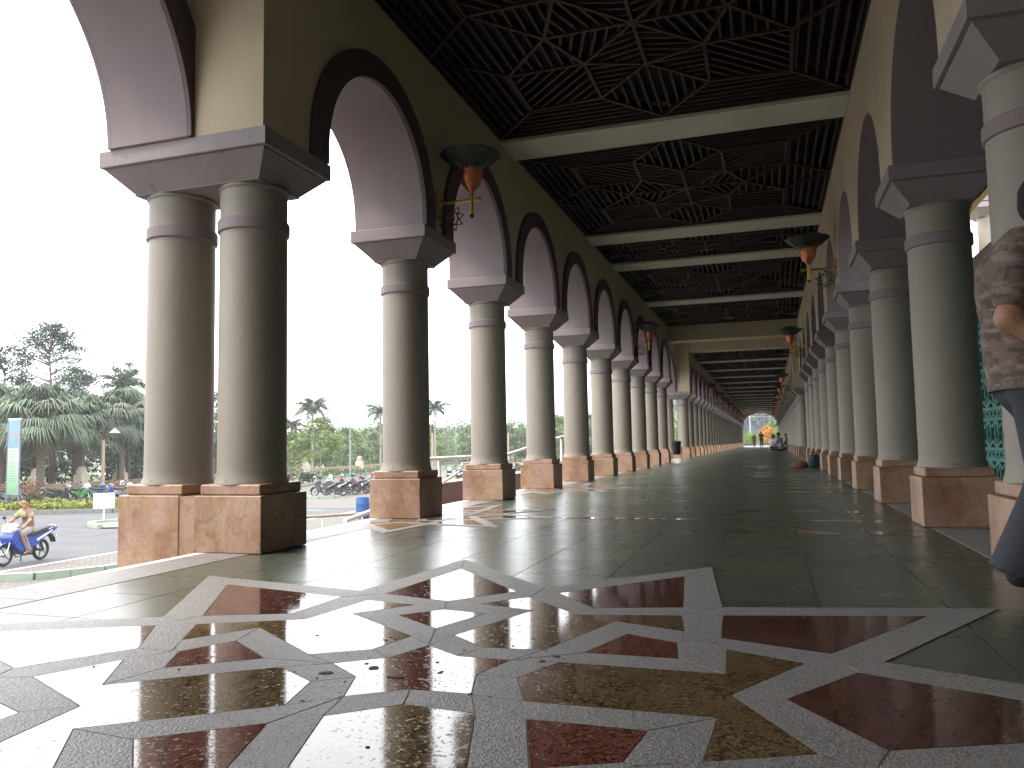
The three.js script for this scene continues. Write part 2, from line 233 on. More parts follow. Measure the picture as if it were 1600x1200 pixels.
// ---- columns -------------------------------------------------------------
const shaftGeo = lathe([[0.228, 0.41], [0.226, 0.43], [0.216, 0.45], [0.2125, 0.5], [0.212, 1.2], [0.2105, 2.0], [0.2105, 2.27], [0.213, 2.275], [0.222, 2.283], [0.225, 2.292], [0.222, 2.303], [0.214, 2.31]], 40);
{ const p = shaftGeo.attributes.uv, q = shaftGeo.attributes.position; for (let i = 0; i < p.count; i++) p.setXY(i, p.getX(i) * 1.33, q.getY(i)); }
const bandGeo = lathe([[0.2105, 2.008], [0.222, 2.012], [0.225, 2.018], [0.225, 2.082], [0.222, 2.088], [0.2105, 2.094]], 40);
{ const p = bandGeo.attributes.uv, q = bandGeo.attributes.position; for (let i = 0; i < p.count; i++) p.setXY(i, p.getX(i) * 1.33, q.getY(i)); }
function capital(x0, x1, zh) { // taper and slab as one loft
  const rings = [[0.215, 2.300], [0.21, 2.308], [0.335, 2.442], [0.335, 2.452], [0.36, 2.455], [0.362, 2.46], [0.362, 2.558], [0.357, 2.563]], pos = [], idx = [];
  for (const [h, y] of rings) { const e = h - 0.362; pos.push(x0 - e, y, zh + e, x1 + e, y, zh + e, x1 + e, y, -zh - e, x0 - e, y, -zh - e); }
  for (let i = 0; i < rings.length - 1; i++) for (let j = 0; j < 4; j++) { const a = i * 4 + j, b = i * 4 + (j + 1) % 4, c = a + 4, d = b + 4; idx.push(a, b, d, a, d, c); }
  const n = rings.length * 4; idx.push(0, 2, 1, 0, 3, 2, n - 4, n - 3, n - 2, n - 4, n - 2, n - 1);
  const g = new THREE.BufferGeometry(); g.setAttribute('position', new THREE.Float32BufferAttribute(pos, 3)); g.setIndex(idx); const q = g.toNonIndexed(); q.computeVertexNormals(); return muv(q);
}
const capSingle = capital(-0.362, 0.362, 0.362);
const plinthGeo = [0, 1, 2].map(i => muv(box(0.49, 0.345, 0.49, 0, 0.1725, 0, 0.008), 1, i * 1.37, i * 0.71)), plinthTop = muv(box(0.44, 0.068, 0.44, 0, 0.379, 0, 0.014));
const colProto = {};
function column(x, z, label, group, v, foot = 0) {
  const key = v + ':' + foot;
  if (!colProto[key]) {
    const c = thing('column', label, 'column', group, [x, 0, z]);
    const b = mesh('plinth', plinthGeo[v], M.sandstone[v], c); mesh('plinth_cap', plinthTop, M.sandstone[v], b);
    mesh('shaft', shaftGeo, M.taupe, c); mesh('neck_ring', bandGeo, M.mauve, c); mesh('capital', capSingle, M.mauveStone, c);
    return colProto[key] = c;
  }
  const c = copy(colProto[key], label, group); c.position.set(x, 0, z); return c;
}
let twinProto = null;
function twin(side, z, label) { // outer column lies away from the corridor
  const x = side < 0 ? XL : XR;
  const g = thing('twin_column_pier', label, 'column', 'twin column piers at the crossings', [x, 0, z]);
  const o = side * 0.57;
  const b = mesh('plinth', muv(box(0.49, 0.345, 0.49, 0, 0.1725, 0, 0.008), 1, 0.3, 0.2), M.sandstone[0], g);
  const e = mesh('plinth', muv(box(0.475, 2.645, 0.49, o - side * -0.022, -0.9775, 0, 0.008), 1, 1.9, 0.9), M.sandstone[2], g);
  mesh('plinth_strip', muv(box(0.128, 2.64, 0.478, o / 2 + side * 0.012, -0.98, 0), 1, 2.9, 0.4), M.sandstone[1], g);
  mesh('plinth_cap', plinthTop, M.sandstone[1], b); mesh('plinth_cap', plinthTop.clone().translate(o, 0, 0), M.sandstone[1], e);
  for (const q of [0, o]) { const s = mesh('shaft', shaftGeo, M.taupe, g); s.position.x = q; const n = mesh('neck_ring', bandGeo, M.mauve, g); n.position.x = q; }
  mesh('capital', capital(Math.min(0, o) - 0.345, Math.max(0, o) + 0.345, 0.372), M.mauveStone, g);
}
twin(-1, zk(-1) + 0.02, 'twin column pier at the left, nearest the viewer');
twin(1, zk(-1) + 0.14, 'column pier behind the man at the right edge');
twin(-1, zk(11), 'twin column pier on the left just beyond the dark litter bin');
twin(1, zk(11) + 0.12, 'column pier on the right just beyond the deep cream cross beam');
twin(-1, zk(-3), 'twin column pier at the left behind the viewpoint'); twin(1, zk(-3) + 0.12, 'twin column pier at the right behind the viewpoint');
for (let k = 0; k <= 8; k++) {
  column(XL, zk(k), `${ord(k + 1)} single column of the left arcade after the twin pier`, 'columns of the near left arcade', k % 3);
  column(XR, zk(k) + 0.12, `${ord(k + 1)} column of the right arcade after the man`, 'columns of the near right arcade', (k + 1) % 3);
}
for (let k = 12; k <= END; k++) {
  column(XL, zk(k), `${ord(k - 11)} column past the far twin pier in the left arcade`, 'columns of the far left arcade', k % 3);
  column(XR, zk(k) + 0.12, `${ord(k - 11)} column past the far pier in the right arcade`, 'columns of the far right arcade', (k + 1) % 3);
}
// ---- arcade walls ---------------------------------------------------------
const AW = 0.82, STILT = 0.10;
function archPts(r, n = 22, drop = 0) { const a = [[-r, -drop]]; for (let i = 0; i <= n; i++) { const t = Math.PI * (1 - i / n); a.push([r * Math.cos(t), STILT + r * Math.sin(t)]); } a.push([r, -drop]); return a; }   // along, up ; from spring
function ringShape(r0, r1, n = 22) { return poly([...archPts(r1, n), ...archPts(r0, n).reverse()]); }
// shapes are drawn in (along -z, up) and turned so that depth runs along x
function along(g, x, y, z) { g.rotateY(Math.PI / 2); return g.translate(x, y, z); }
const soffitGeo = muv(along(new THREE.ExtrudeGeometry(ringShape(AW - 0.012, AW + 0.004, 64), { depth: 2 * WH - 0.008, bevelEnabled: false }), -WH + 0.004, CAP + 0.001, 0));
const archBandGeo = muv(along(new THREE.ExtrudeGeometry(ringShape(AW - 0.014, AW + 0.175, 40), { depth: 0.036, bevelEnabled: true, bevelSize: 0.004, bevelThickness: 0.004, bevelSegments: 1, curveSegments: 4 }), 0, CAP + 0.001, 0));
const outerBandGeo = muv(along(new THREE.ExtrudeGeometry(ringShape(AW + 0.004, AW + 0.175), { depth: 0.036, bevelEnabled: false }), 0, CAP + 0.001, 0));
function arcadeWall(side, k0, k1, dz, label, ext0, ext1, soffits = true) {
  const x = side < 0 ? XL : XR, top = 4.75, za = zk(k0) + dz + ext0, zb = zk(k1) + dz - ext1;
  const w = thing('arcade_wall', label, 'wall', null, [x, 0, 0]);
  const pts = [[-za, CAP]];
  for (let k = k0; k < k1; k++) { const c = -(zk(k + 0.5) + dz); for (const p of archPts(AW)) pts.push([c + p[0], CAP + p[1]]); }
  pts.push([-zb, CAP], [-zb, top], [-za, top]);
  mesh('wall_face', muv(along(new THREE.ExtrudeGeometry(poly(pts), { depth: 2 * WH, bevelEnabled: false }), -WH, 0.001, 0)), M.cream, w);
  for (let k = k0; k < k1; k++) {
    const z = zk(k + 0.5) + dz;
    const s = mesh('arch_soffit', soffitGeo, M.mauve, w); s.position.z = z;
    if (side < 0) { const b = mesh('arch_band', archBandGeo, M.darkBand, w); b.position.set(WH - 0.002, 0, z); }
    const c = mesh('arch_band', outerBandGeo, M.mauve, w); c.position.set(side < 0 ? -WH - 0.034 : WH - 0.002, 0, z);
  }
  return w;
}
arcadeWall(-1, -1, 8, 0, 'cream arcade wall with nine round arches above the near left columns', 0.385, 0.36);
arcadeWall(1, -1, 8, 0.12, 'cream arcade wall with nine round arches above the near right columns', 0.385, 0.36);
arcadeWall(-1, 11, END, 0, 'long cream arcade wall above the far left columns', 0.36, 0.36);
arcadeWall(1, 11, END, 0.12, 'long cream arcade wall above the far right columns', 0.36, 0.36);
arcadeWall(-1, -6, -3, 0, 'arcade wall at the left behind the viewpoint', 0.36, 0.385); arcadeWall(1, -6, -3, 0.12, 'arcade wall at the right behind the viewpoint', 0.36, 0.385);
// crossings: wide arches on the outer column line
function crossingWall(side, k0, k1, label) {
  const dz = side < 0 ? 0 : 0.12, za = zk(k0) + dz - 0.40, zb = zk(k1) + dz + 0.40, c = -(za + zb) / 2, a = Math.abs(za - zb) / 2, b = 1.47, x = (side < 0 ? XL : XR) + side * 0.505;
  const w = thing('crossing_wall', label, 'wall', null, [x, 0, 0]); const T = 0.3;
  const el = (rx, ry) => { const o = []; for (let i = 0; i <= 120; i++) { const t = Math.PI * (1 - i / 120); o.push([c + rx * Math.cos(t), CAP + ry * Math.sin(t)]); } return o; };
  const wa = -(zk(k0) + dz) - 0.35, wb = -(zk(k1) + dz) + 0.35;
  mesh('wall_face', muv(along(new THREE.ExtrudeGeometry(poly([[wa, CAP], ...el(a, b), [wb, CAP], [wb, 5.6], [wa, 5.6]]), { depth: 2 * T, bevelEnabled: false }), -T, 0.001, 0)), M.cream, w);
  mesh('arch_soffit', muv(along(new THREE.ExtrudeGeometry(poly([...el(a + 0.004, b + 0.004), ...el(a - 0.012, b - 0.012).reverse()]), { depth: 2 * T - 0.008, bevelEnabled: false }), -T + 0.004, 0.002, 0)), M.mauve, w);
  for (const s of [-1, 1]) mesh('arch_band', muv(along(new THREE.ExtrudeGeometry(poly([...el(a + 0.2, b + 0.2), ...el(a - 0.012, b - 0.012).reverse()]), { depth: 0.03, bevelEnabled: false }), s > 0 ? T - 0.002 : -T - 0.028, 0.002, 0)), s === -side ? M.darkBand : M.mauve, w);
}
crossingWall(-1, -3, -1, 'wide mauve arch beside the viewer at the upper left'); crossingWall(1, -3, -1, 'wide arch beside the viewer at the right, out past the man');
crossingWall(-1, 8, 11, 'wide arch on the left between the litter bin and the far twin pier'); crossingWall(1, 8, 11, 'wide arch on the right under the deep cream beam');
// ---- ceiling ----------------------------------------------------------------
const CX = (XL + XR) / 2, CW = (XR - XL) / 2 - WH;     // centre and half width between the walls
function crossBeam(z, w, y0, y1, label) { return tag(mesh('ceiling_beam', muv(box(2 * CW - 0.006, y1 - y0, w, CX, (y0 + y1) / 2, z, 0.006)), M.beam, scene), label, 'beam', 'pale ceiling beams'); }
crossBeam(zk(-1) + 0.27, 0.58, CEIL, 5.05, 'pale ceiling beam over the nearest twin pier');
[1, 3, 4, 6].forEach((k, i) => crossBeam(zk(k) + 0.08, 0.58, CEIL, 4.5, `${ord(i + 1)} pale beam across the dark ceiling from the viewer`));
const deep = thing('deep_beam', 'deep cream cross beam halfway down the corridor', 'beam');
mesh('beam_face', muv(box(2 * CW - 0.006, 5.05 - 3.69, 0.6, CX, (5.05 + 3.69) / 2, zk(8) - 0.05, 0.008)), M.cream, deep);
tag(mesh('ceiling_beam', muv(box(2 * CW - 0.006, 0.96, 0.62, CX, CEIL + 0.48, zk(11) - 0.02, 0.008)), M.cream, scene), 'cream ceiling beam over the far twin pier, behind the deep beam', 'beam');
for (let k = 13, i = 1; k <= END; k += 2, i++) crossBeam(zk(k) + 0.08, 0.5, CEIL, 4.5, `${ord(i)} pale ceiling beam beyond the deep cream beam`);
// slatted timber coffers: a star of fields, each field filled with slats in its own direction
const slatUnit = muv(box(1, 0.07, 0.022));
function coffer(halfL, pitch, label, single, cz, y = 4.15) {
  const a = CW - 0.004, b = halfL, f = b / 2.03;
  const g = thing('ceiling_coffer', label, 'ceiling panel', 'slatted timber ceiling coffers', [CX, y, cz]);
  mesh('backing_board', box(2 * a, 0.02, 2 * b, 0, 0.16, 0), M.backing, g);
  const slats = [], frames = []; const fields = [];
  const add = (pts, dir) => { for (const sx of [1, -1]) for (const sz of [1, -1]) { const uniqX = pts.some(p => Math.abs(p[0]) > 1e-6), q = pts.map(p => [p[0] * sx, p[1] * sz * f]); const d = Math.atan2(Math.sin(dir) * sz, Math.cos(dir) * sx); fields.push([q, d]); } };
  const addX = (pts, dir) => { for (const sz of [1, -1]) fields.push([pts.map(p => [p[0], p[1] * sz * f]), dir]); };
  const addZ = (pts, dir) => { for (const sx of [1, -1]) fields.push([pts.map(p => [p[0] * sx, p[1] * f]), dir]); };
  const O = [0, 0], Np = [0, 0.77], D = [0.54, 0.57], E = [0.77, 0], K = [0.535, 1.34], Sq = [1.29, 1.40], Kp = [1.28, 0.57], B = [0, 2.03], A = [a, 0], C = [a, 2.03];
  add([O, Np, D], 0.3); add([O, D, E], 1.25); add([Np, D, K], 0); add([E, D, Kp], Math.PI / 2); add([D, K, Sq, Kp], Math.PI / 4);
  addX([Np, K, B, [-0.535, 1.34]], Math.PI / 2); addZ([E, Kp, A, [1.28, -0.57]], Math.PI / 2);
  add([B, K, Sq, C], 0); add([A, Kp, Sq, C], Math.PI / 2);
  for (const [q, dir] of fields) {
    const ux = Math.cos(dir), uz = Math.sin(dir), nx = -uz, nz = ux; let lo = 1e9, hi = -1e9; for (const p of q) { const t = p[0] * nx + p[1] * nz; lo = Math.min(lo, t); hi = Math.max(hi, t); }
    for (let t = lo + pitch * 0.5; t < hi; t += pitch) {
      const xs = []; for (let i = 0; i < q.length; i++) { const p = q[i], r = q[(i + 1) % q.length], tp = p[0] * nx + p[1] * nz - t, tr = r[0] * nx + r[1] * nz - t; if (tp * tr < 0) { const k = tp / (tp - tr); xs.push((p[0] + (r[0] - p[0]) * k) * ux + (p[1] + (r[1] - p[1]) * k) * uz); } }
      if (xs.length < 2) continue; xs.sort((m, n) => m - n); const s0 = xs[0] + 0.02, s1 = xs[xs.length - 1] - 0.02, len = s1 - s0; if (len < 0.06) continue;
      slats.push([(s0 + s1) / 2 * ux + nx * t, (s0 + s1) / 2 * uz + nz * t, len, dir]);
    }
    for (let i = 0; i < q.length; i++) { const p = q[i], r = q[(i + 1) % q.length]; const key = [p, r].map(v => v.map(c => c.toFixed(2)).join()).sort().join('|'); if (!frames.some(fr => fr[0] === key)) frames.push([key, p, r]); }
  }
  slats.sort((m, n) => n[2] - m[2]);
  const merged = [];
  slats.forEach(([x, z, len, dir], i) => {
    if (single && i < 290) { const s = mesh('slat', slatUnit, M.slat[i % 2], g); s.position.set(x, 0.03, z); s.rotation.y = -dir; s.scale.x = len; }
    else merged.push(box(len, 0.07, 0.022).rotateY(-dir).translate(x, 0.03, z));
  });
  if (merged.length) { const s = mesh('slats', mergeGeometries(merged), M.slat[0], g); s.userData.kind = 'stuff'; }
  frames.forEach(([, p, r]) => { const len = Math.hypot(p[0] - r[0], p[1] - r[1]); const m = mesh('frame_strip', slatUnit, M.slat[1], g); m.position.set((p[0] + r[0]) / 2, 0.022 - 0.012 * ((frames.length * 7) % 2), (p[1] + r[1]) / 2); m.rotation.y = -Math.atan2(r[1] - p[1], r[0] - p[0]); m.scale.set(len, 1.25, 1.35); });
  return g;
}
coffer(2.005, 0.098, 'dark slatted timber ceiling coffer nearest the viewer', true, (zk(-1) - 0.02 + zk(1) + 0.37) / 2 - 0.005);
coffer(1.92, 0.098, 'second dark slatted ceiling coffer from the viewer, behind the first pale beam', true, (zk(1) + zk(3)) / 2 + 0.08);
coffer(0.815, 0.1, 'short slatted ceiling coffer between the second and third pale beams', false, (zk(3) + zk(4)) / 2 + 0.08);
const cof = coffer(1.92, 0.1, 'slatted ceiling coffer between the third and fourth pale beams', false, (zk(4) + zk(6)) / 2 + 0.08);
{ const c = copy(cof, 'slatted ceiling coffer between the fourth pale beam and the deep beam'); c.position.z = (zk(6) + zk(8)) / 2 + 0.1; c.scale.z = 0.995;
  for (let k = 11, i = 1; k < END; k += 2, i++) { const d = copy(cof, `${ord(i)} slatted ceiling coffer beyond the deep cream beam`); d.position.z = (zk(k) + zk(k + 2)) / 2 + 0.08; }
  const e = copy(cof, 'raised slatted ceiling coffer over the viewer'); e.position.set(CX, 5.05, zk(-2)); e.scale.z = 0.98; const h = copy(cof, 'slatted ceiling coffer behind the viewpoint'); h.position.z = zk(-4) + 0.4; h.scale.z = 0.98; }
{ const l = []; const seg = (z0, z1, y) => l.push(muv(box(6.9, 0.3, z0 - z1, 0.15, y + 0.15, (z0 + z1) / 2))); seg(9.4, zk(-3) - 0.3, 4.62); seg(zk(-3) - 0.3, zk(-1) + 0.3, 5.32); seg(zk(-1) + 0.3, zk(8) - 0.3, 4.62); seg(zk(8) - 0.3, zk(11) + 0.3, 5.32); seg(zk(11) + 0.3, ZEND - 0.9, 4.62); struct('roof', join(l), M.cream); }
struct('crossing_ceiling', muv(box(2 * CW + 1.2, 0.1, 3 * S - 0.6, CX, 5.1, zk(9.5))), M.cream);
for (const [k0, k1] of [[-3, -1], [8, 11]]) for (const sd of [-1, 1]) struct('crossing_ceiling', muv(box(0.95, 0.08, (k1 - k0) * S - 0.5, sd < 0 ? XL + 0.06 : XR - 0.06, 5.2, zk((k0 + k1) / 2))), M.cream);
// end walls
{ const w = thing('end_wall', 'cream end wall with an arched opening at the far end of the corridor', 'wall');
  const arch = []; for (let i = 0; i <= 24; i++) { const t = Math.PI * (1 - i / 24); arch.push([CX + 1.82 * Math.cos(t), 2.75 + 1.2 * Math.sin(t)]); }
  const g = new THREE.ExtrudeGeometry(poly([[XL + 0.33, 0], [CX - 1.82, 0], ...arch, [CX + 1.82, 0], [XR - 0.33, 0], [XR - 0.33, 4.6], [XL + 0.33, 4.6]]), { depth: 0.4, bevelEnabled: false }); g.translate(0, 0.001, ZEND - 0.45); mesh('wall_face', muv(g), M.cream, w);
  struct('rear_wall', muv(box(6.9, 5.6, 0.2, 0.15, 2.3, 9.3)), M.cream); }
// ---- right aisle: screen wall with teal lattice, dark hall behind
const XS = 2.3;
{
  const w = thing('screen_wall', 'cream lintel wall carrying the teal lattice screens at the right', 'wall');
  mesh('lintel', muv(box(0.16, 0.34, 44, XS + 0.08, 2.5, -13)), M.taupe, w);
  for (const z of [9, 3.5, -2, -7.05, -12.15, -17.25, -22.35, -27.45, -33]) mesh('screen_post', muv(box(0.18, 2.33, 0.24, XS + 0.09, 1.165, z)), M.cream, w);
  mesh('upper_wall', muv(box(0.16, 2.0, 17.5, XS + 0.08, 3.68, 0.3)), M.pinkWall, w); mesh('upper_wall', muv(box(0.16, 2.0, 87, XS + 0.08, 3.68, -11.6 - 43.5)), M.pinkWall, w);
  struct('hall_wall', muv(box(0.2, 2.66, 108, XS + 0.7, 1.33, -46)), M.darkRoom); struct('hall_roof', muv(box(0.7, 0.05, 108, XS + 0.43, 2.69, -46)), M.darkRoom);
  mesh('far_wall', muv(box(0.16, 2.66, 66, XS + 0.08, 1.33, -33.2 - 33)), M.pinkWall, w);
  // lattice pattern: stars and crosses from thin bars, 0.36 m cells
  const bars = [], W = 4.8, Hh = 2.26, c = 0.3;
  const seg = (z0, y0, z1, y1, t = 0.024) => bars.push(bar([0, y0, z0], [0, y1, z1], 0.02, t));
  for (let i = 0; i < 16; i++) for (let j = 0; j < 5; j++) {
    const z = i * c, y = 0.05 + j * 0.44, h = c / 2, m = 0.32;
    seg(z, y, z + h, y + m * 0.28); seg(z + h, y + m * 0.28, z + c, y); seg(z, y + m, z + h, y + m * 0.72); seg(z + h, y + m * 0.72, z + c, y + m);
    seg(z, y, z + h * 0.55, y + m / 2); seg(z + h * 0.55, y + m / 2, z, y + m); seg(z + c, y, z + c - h * 0.55, y + m / 2); seg(z + c - h * 0.55, y + m / 2, z + c, y + m);
    seg(z, y + m, z + h, y + 0.44); seg(z + h, y + 0.44, z + c, y + m); seg(z, y + 0.44, z + h, y + m); seg(z + h, y + m, z + c, y + 0.44);
    seg(z, y + m, z + c, y + m, 0.03); seg(z, y + 0.44, z + c, y + 0.44, 0.03);
  }
  const lat = mergeGeometries(bars); let proto = null;
  ['first', 'second', 'third', 'fourth'].forEach((o, i) => {
    const z = -12.05 - (i - 1) * 5.1;
    const L = i ? `teal lattice screen in the right aisle, ${ord(i)} beyond the man` : 'teal lattice screen in the right aisle beside the man';
    if (!proto) { proto = thing('lattice_screen', L, 'lattice screen', 'teal lattice screens', [XS + 0.03, 0, z]); mesh('lattice', lat, M.teal, proto); const fr = mesh('frame', join([box(0.05, 0.07, 4.9, 0, 0.035, 2.4), box(0.05, 0.08, 4.9, 0, 2.29, 2.4), box(0.05, 2.3, 0.06, 0, 1.15, -0.01), box(0.05, 2.3, 0.06, 0, 1.15, 4.83)]), M.teal, proto); }
    else { const q = copy(proto, L); q.position.z = z; }
  });
  // sunlit column of the courtyard seen over the lintel
  const cy = thing('courtyard_column', 'sunlit white column capital seen over the lattice screen', 'column', null, [4.42, 2.75, -17.9]);
  mesh('shaft', shaftGeo, M.taupe, cy); mesh('capital', capSingle, M.mauveStone, cy); mesh('impost', muv(box(0.6, 0.9, 0.6, 0.05, 3.05, 0)), M.mauve, cy); mesh('pedestal', box(0.5, 5.1, 0.5, 0, -2.5, 0), M.pinkWall, cy);
  const pw = thing('courtyard_wall', 'pinkish courtyard wall behind the sunlit column', 'wall', null, [0, 0, 0]); mesh('wall_face', muv(box(0.3, 8.5, 16, 6.4, 1.9, -24)), M.pinkWall, pw);
}
// ---------------------------------------------------------------- ground, road and paving
function flat(name, pts, y, mat, kind = 'structure') { const g = new THREE.ShapeGeometry(poly(pts.map(p => [p[0], -p[1]]))); g.rotateX(-Math.PI / 2).translate(0, y, 0); return tag(mesh(name, muv(g), mat, scene), null, null, null, kind); }
flat('ground', [[-3000, 600], [-3000, -4000], [3000, -4000], [3000, 600]], GY - 0.012, M.earth);
flat('road', [[-18.3, 60], [-18.3, -34.2], [-60, -33.6], [-60, 60]], GY - 0.004, M.asphalt);
flat('pavement', [[-3.4, 60], [-3.4, -104], [-18.3, -104], [-18.3, 60]], GY, M.pavers);
flat('parking_area', [[-18.3, -34.2], [-18.3, -104], [-36, -104], [-40, -60], [-30, -36], [-32, -33.9]], GY + 0.004, M.pavers);
flat('far_road', [[-36.5, -58], [-40.5, -58], [-42.2, -104], [-38.2, -104]], GY + 0.008, M.asphalt);
flat('line_marking', [[-18.42, 60], [-18.42, -34.2], [-18.30, -34.2], [-18.30, 60]], GY + 0.004, std([0.5, 0.5, 0.47], 0.8));
flat('line_marking', [[-20.4, -33.0], [-33, -33.1], [-33, -33.22], [-20.4, -33.12]], GY + 0.002, std([0.4, 0.4, 0.38], 0.8));
{ // side of the raised platform
  const p = struct('platform_wall', muv(box(0.28, 2.1, 112, -3.49, -1.3, -46)), M.redGranite); p.position.y = -0.03; }
function kerbLine(name, label, pts, mat, h = 0.14, w = 0.16) { const g = thing(name, label, 'kerb'); for (let i = 0; i < pts.length - 1; i++) { const a = pts[i], b = pts[i + 1], l = Math.hypot(b[0] - a[0], b[1] - a[1]), n = Math.max(1, Math.round(l / 0.9)); for (let j = 0; j < n; j++) { const s = t => [a[0] + (b[0] - a[0]) * t, GY + h / 2, a[1] + (b[1] - a[1]) * t]; const m = mesh('kerb_stone', bar(s((j + 0.008) / n), s((j + 0.992) / n), w, h), mat, g); } } return g; }
kerbLine('kerb', 'grey-green kerb edging the planting bed across the road', [[-56, -20], [-44, -24.6], [-35.3, -28.6], [-30.5, -30.6], [-28.5, -32.2], [-28.3, -33.6]], M.kerbGrey, 0.2, 0.2);
{ const c = []; for (let i = 0; i <= 12; i++) { const t = Math.PI * (0.15 + 1.25 * i / 12); c.push([-23.2 + 2.9 * Math.cos(t + 1.6), -25.4 + 1.5 * Math.sin(t + 1.6)]); } kerbLine('kerb', 'green painted kerb round the traffic island with the white sign', c, M.kerb, 0.17, 0.2); flat('island_paving', c, GY + 0.05, std([0.28, 0.26, 0.23], 0.9)); }
kerbLine('kerb', 'green painted kerb below the near floor edge at the left', [[-22, -12.2], [-17.6, -13.6], [-16.4, -14.2], [-15.6, -15.4], [-15.4, -18]], M.kerb, 0.16, 0.2);
kerbLine('kerb', 'low green kerb in front of the parked motorcycles', [[-28.4, -40.6], [-25.2, -40.6], [-24.4, -40.9], [-24.4, -41.3]], M.kerb, 0.16, 0.22);
kerbLine('kerb', 'long kerb of the verge behind the parked motorcycles', [[-33.5, -40], [-36, -58], [-37.8, -104]], M.kerb, 0.14, 0.16);
flat('verge', [[-56, -20], [-44, -24.6], [-35.3, -28.6], [-30.5, -30.6], [-28.5, -32.2], [-28.5, -34.8], [-36, -58], [-40.2, -58], [-46, -104], [-46.3, -30], [-60, -26]], GY + 0.05, M.grass);
// ---------------------------------------------------------------- vegetation
const TONE = { dark: [[0.022, 0.040, 0.022], [0.045, 0.075, 0.04], [0.06, 0.085, 0.05]], mid: [[0.04, 0.075, 0.025], [0.075, 0.125, 0.04], [0.10, 0.14, 0.05]], light: [[0.07, 0.12, 0.03], [0.125, 0.18, 0.045], [0.17, 0.20, 0.06]], palm: [[0.045, 0.066, 0.038], [0.075, 0.10, 0.06], [0.105, 0.125, 0.085]], yellow: [[0.12, 0.14, 0.02], [0.20, 0.20, 0.03], [0.08, 0.12, 0.02]], rust: [[0.15, 0.06, 0.03], [0.22, 0.10, 0.05], [0.10, 0.07, 0.03]], orange: [[0.45, 0.20, 0.02], [0.38, 0.13, 0.02], [0.16, 0.14, 0.03]], olive: [[0.05, 0.085, 0.04], [0.09, 0.13, 0.065], [0.12, 0.15, 0.08]] };
class Leaves { constructor() { this.p = []; this.c = []; }
  tri(a, b, c, k) { this.p.push(...a, ...b, ...c); for (let i = 0; i < 3; i++) this.c.push(...k); }
  leaf(x, y, z, s, k, r, el = 2) { // bent diamond, freely turned
    const th = r() * 6.283, ph = Math.acos(2 * r() - 1), d = [Math.sin(ph) * Math.cos(th), Math.cos(ph) * 0.7, Math.sin(ph) * Math.sin(th)], a2 = r() * 6.283, w = [Math.cos(a2), (r() - 0.5), Math.sin(a2)];
    const A = [x - d[0] * s, y - d[1] * s, z - d[2] * s], B = [x + d[0] * s, y + d[1] * s - s * 0.2, z + d[2] * s], P = [x + w[0] * s / el, y + w[1] * s / el + s * 0.12, z + w[2] * s / el], Q = [x - w[0] * s / el, y - w[1] * s / el + s * 0.12, z - w[2] * s / el];
    this.tri(A, P, B, k); this.tri(A, B, Q, k); }
  geo() { const g = new THREE.BufferGeometry(); g.setAttribute('position', new THREE.Float32BufferAttribute(this.p, 3)); g.setAttribute('color', new THREE.Float32BufferAttribute(this.c, 3)); g.computeVertexNormals(); g.setAttribute('uv', new THREE.Float32BufferAttribute(new Float32Array(this.p.length / 3 * 2), 2)); return g; } }
function tone(t, r) { const k = r() * 1.999, i = Math.floor(k); const v = 0.8 + 0.4 * r(); return mix(t[i], t[i + 1], k - i).map(c => c * v); }
// a tree: tapered trunk with limbs that reach the leaf clumps; height h, crown from y0 to h
function treeGeo(seed, h, y0, rad, clumps, per, size, t, o = {}) {
  const r = mulberry(seed), L = new Leaves(), wood = [], tr = o.trunk || h * 0.022;
  const lean = [(r() - 0.5) * 0.08 * h, (r() - 0.5) * 0.08 * h]; const at = f => [lean[0] * f * f, h * 0.86 * f, lean[1] * f * f];
  for (let i = 0; i < 6; i++) wood.push(rod(at(i / 6), at((i + 1) / 6), tr * (1 - i / 6.6), tr * (1 - (i + 1) / 6.6), 7));
  for (let c = 0; c < clumps; c++) {
    const f = Math.pow(r(), o.pow || 0.8), y = y0 + (h - y0) * f; const env = o.cone ? (1 - f * 0.82) : Math.sin(Math.PI * (0.12 + 0.8 * f)); const rr = rad * env * Math.sqrt(0.15 + 0.85 * r()), a = r() * 6.283;
    const cx = Math.cos(a) * rr + lean[0] * f, cz = Math.sin(a) * rr + lean[1] * f, cr = rad * (o.clump || 0.3) * (0.6 + 0.7 * r());
    if (c % 2 === 0) { const s = at(Math.min(0.97, Math.max(0.25, (y - rr * 0.55) / (h * 0.86)))); wood.push(rod(s, [cx, y - cr * 0.2, cz], tr * 0.3, tr * 0.07, 5)); }
    const base = tone(t, r); const kk = 0.75 + 0.5 * r();
    for (let i = 0; i < per; i++) { const u = r() * 6.283, v = Math.acos(2 * r() - 1), q = cr * Math.pow(r(), 0.45); const fl = o.flat || 0.62; L.leaf(cx + q * Math.sin(v) * Math.cos(u), y + q * Math.cos(v) * fl - (o.droop ? q * 0.3 : 0), cz + q * Math.sin(v) * Math.sin(u), size * (0.6 + 0.8 * r()), mix(base, tone(t, r), 0.5).map(x => x * kk), r, o.el || 2); }
  }
  return [join(wood), L.geo()];
}
function tree(name, label, group, pos, [w, l], bark, turn = 0, s = 1) { const g = thing(name, label, 'tree', group, pos, turn); g.scale.setScalar(s); mesh('trunk', w, bark, g); mesh('crown', l, M.leaf, g); return g; }
const G = (x, z) => [x, GY, z];
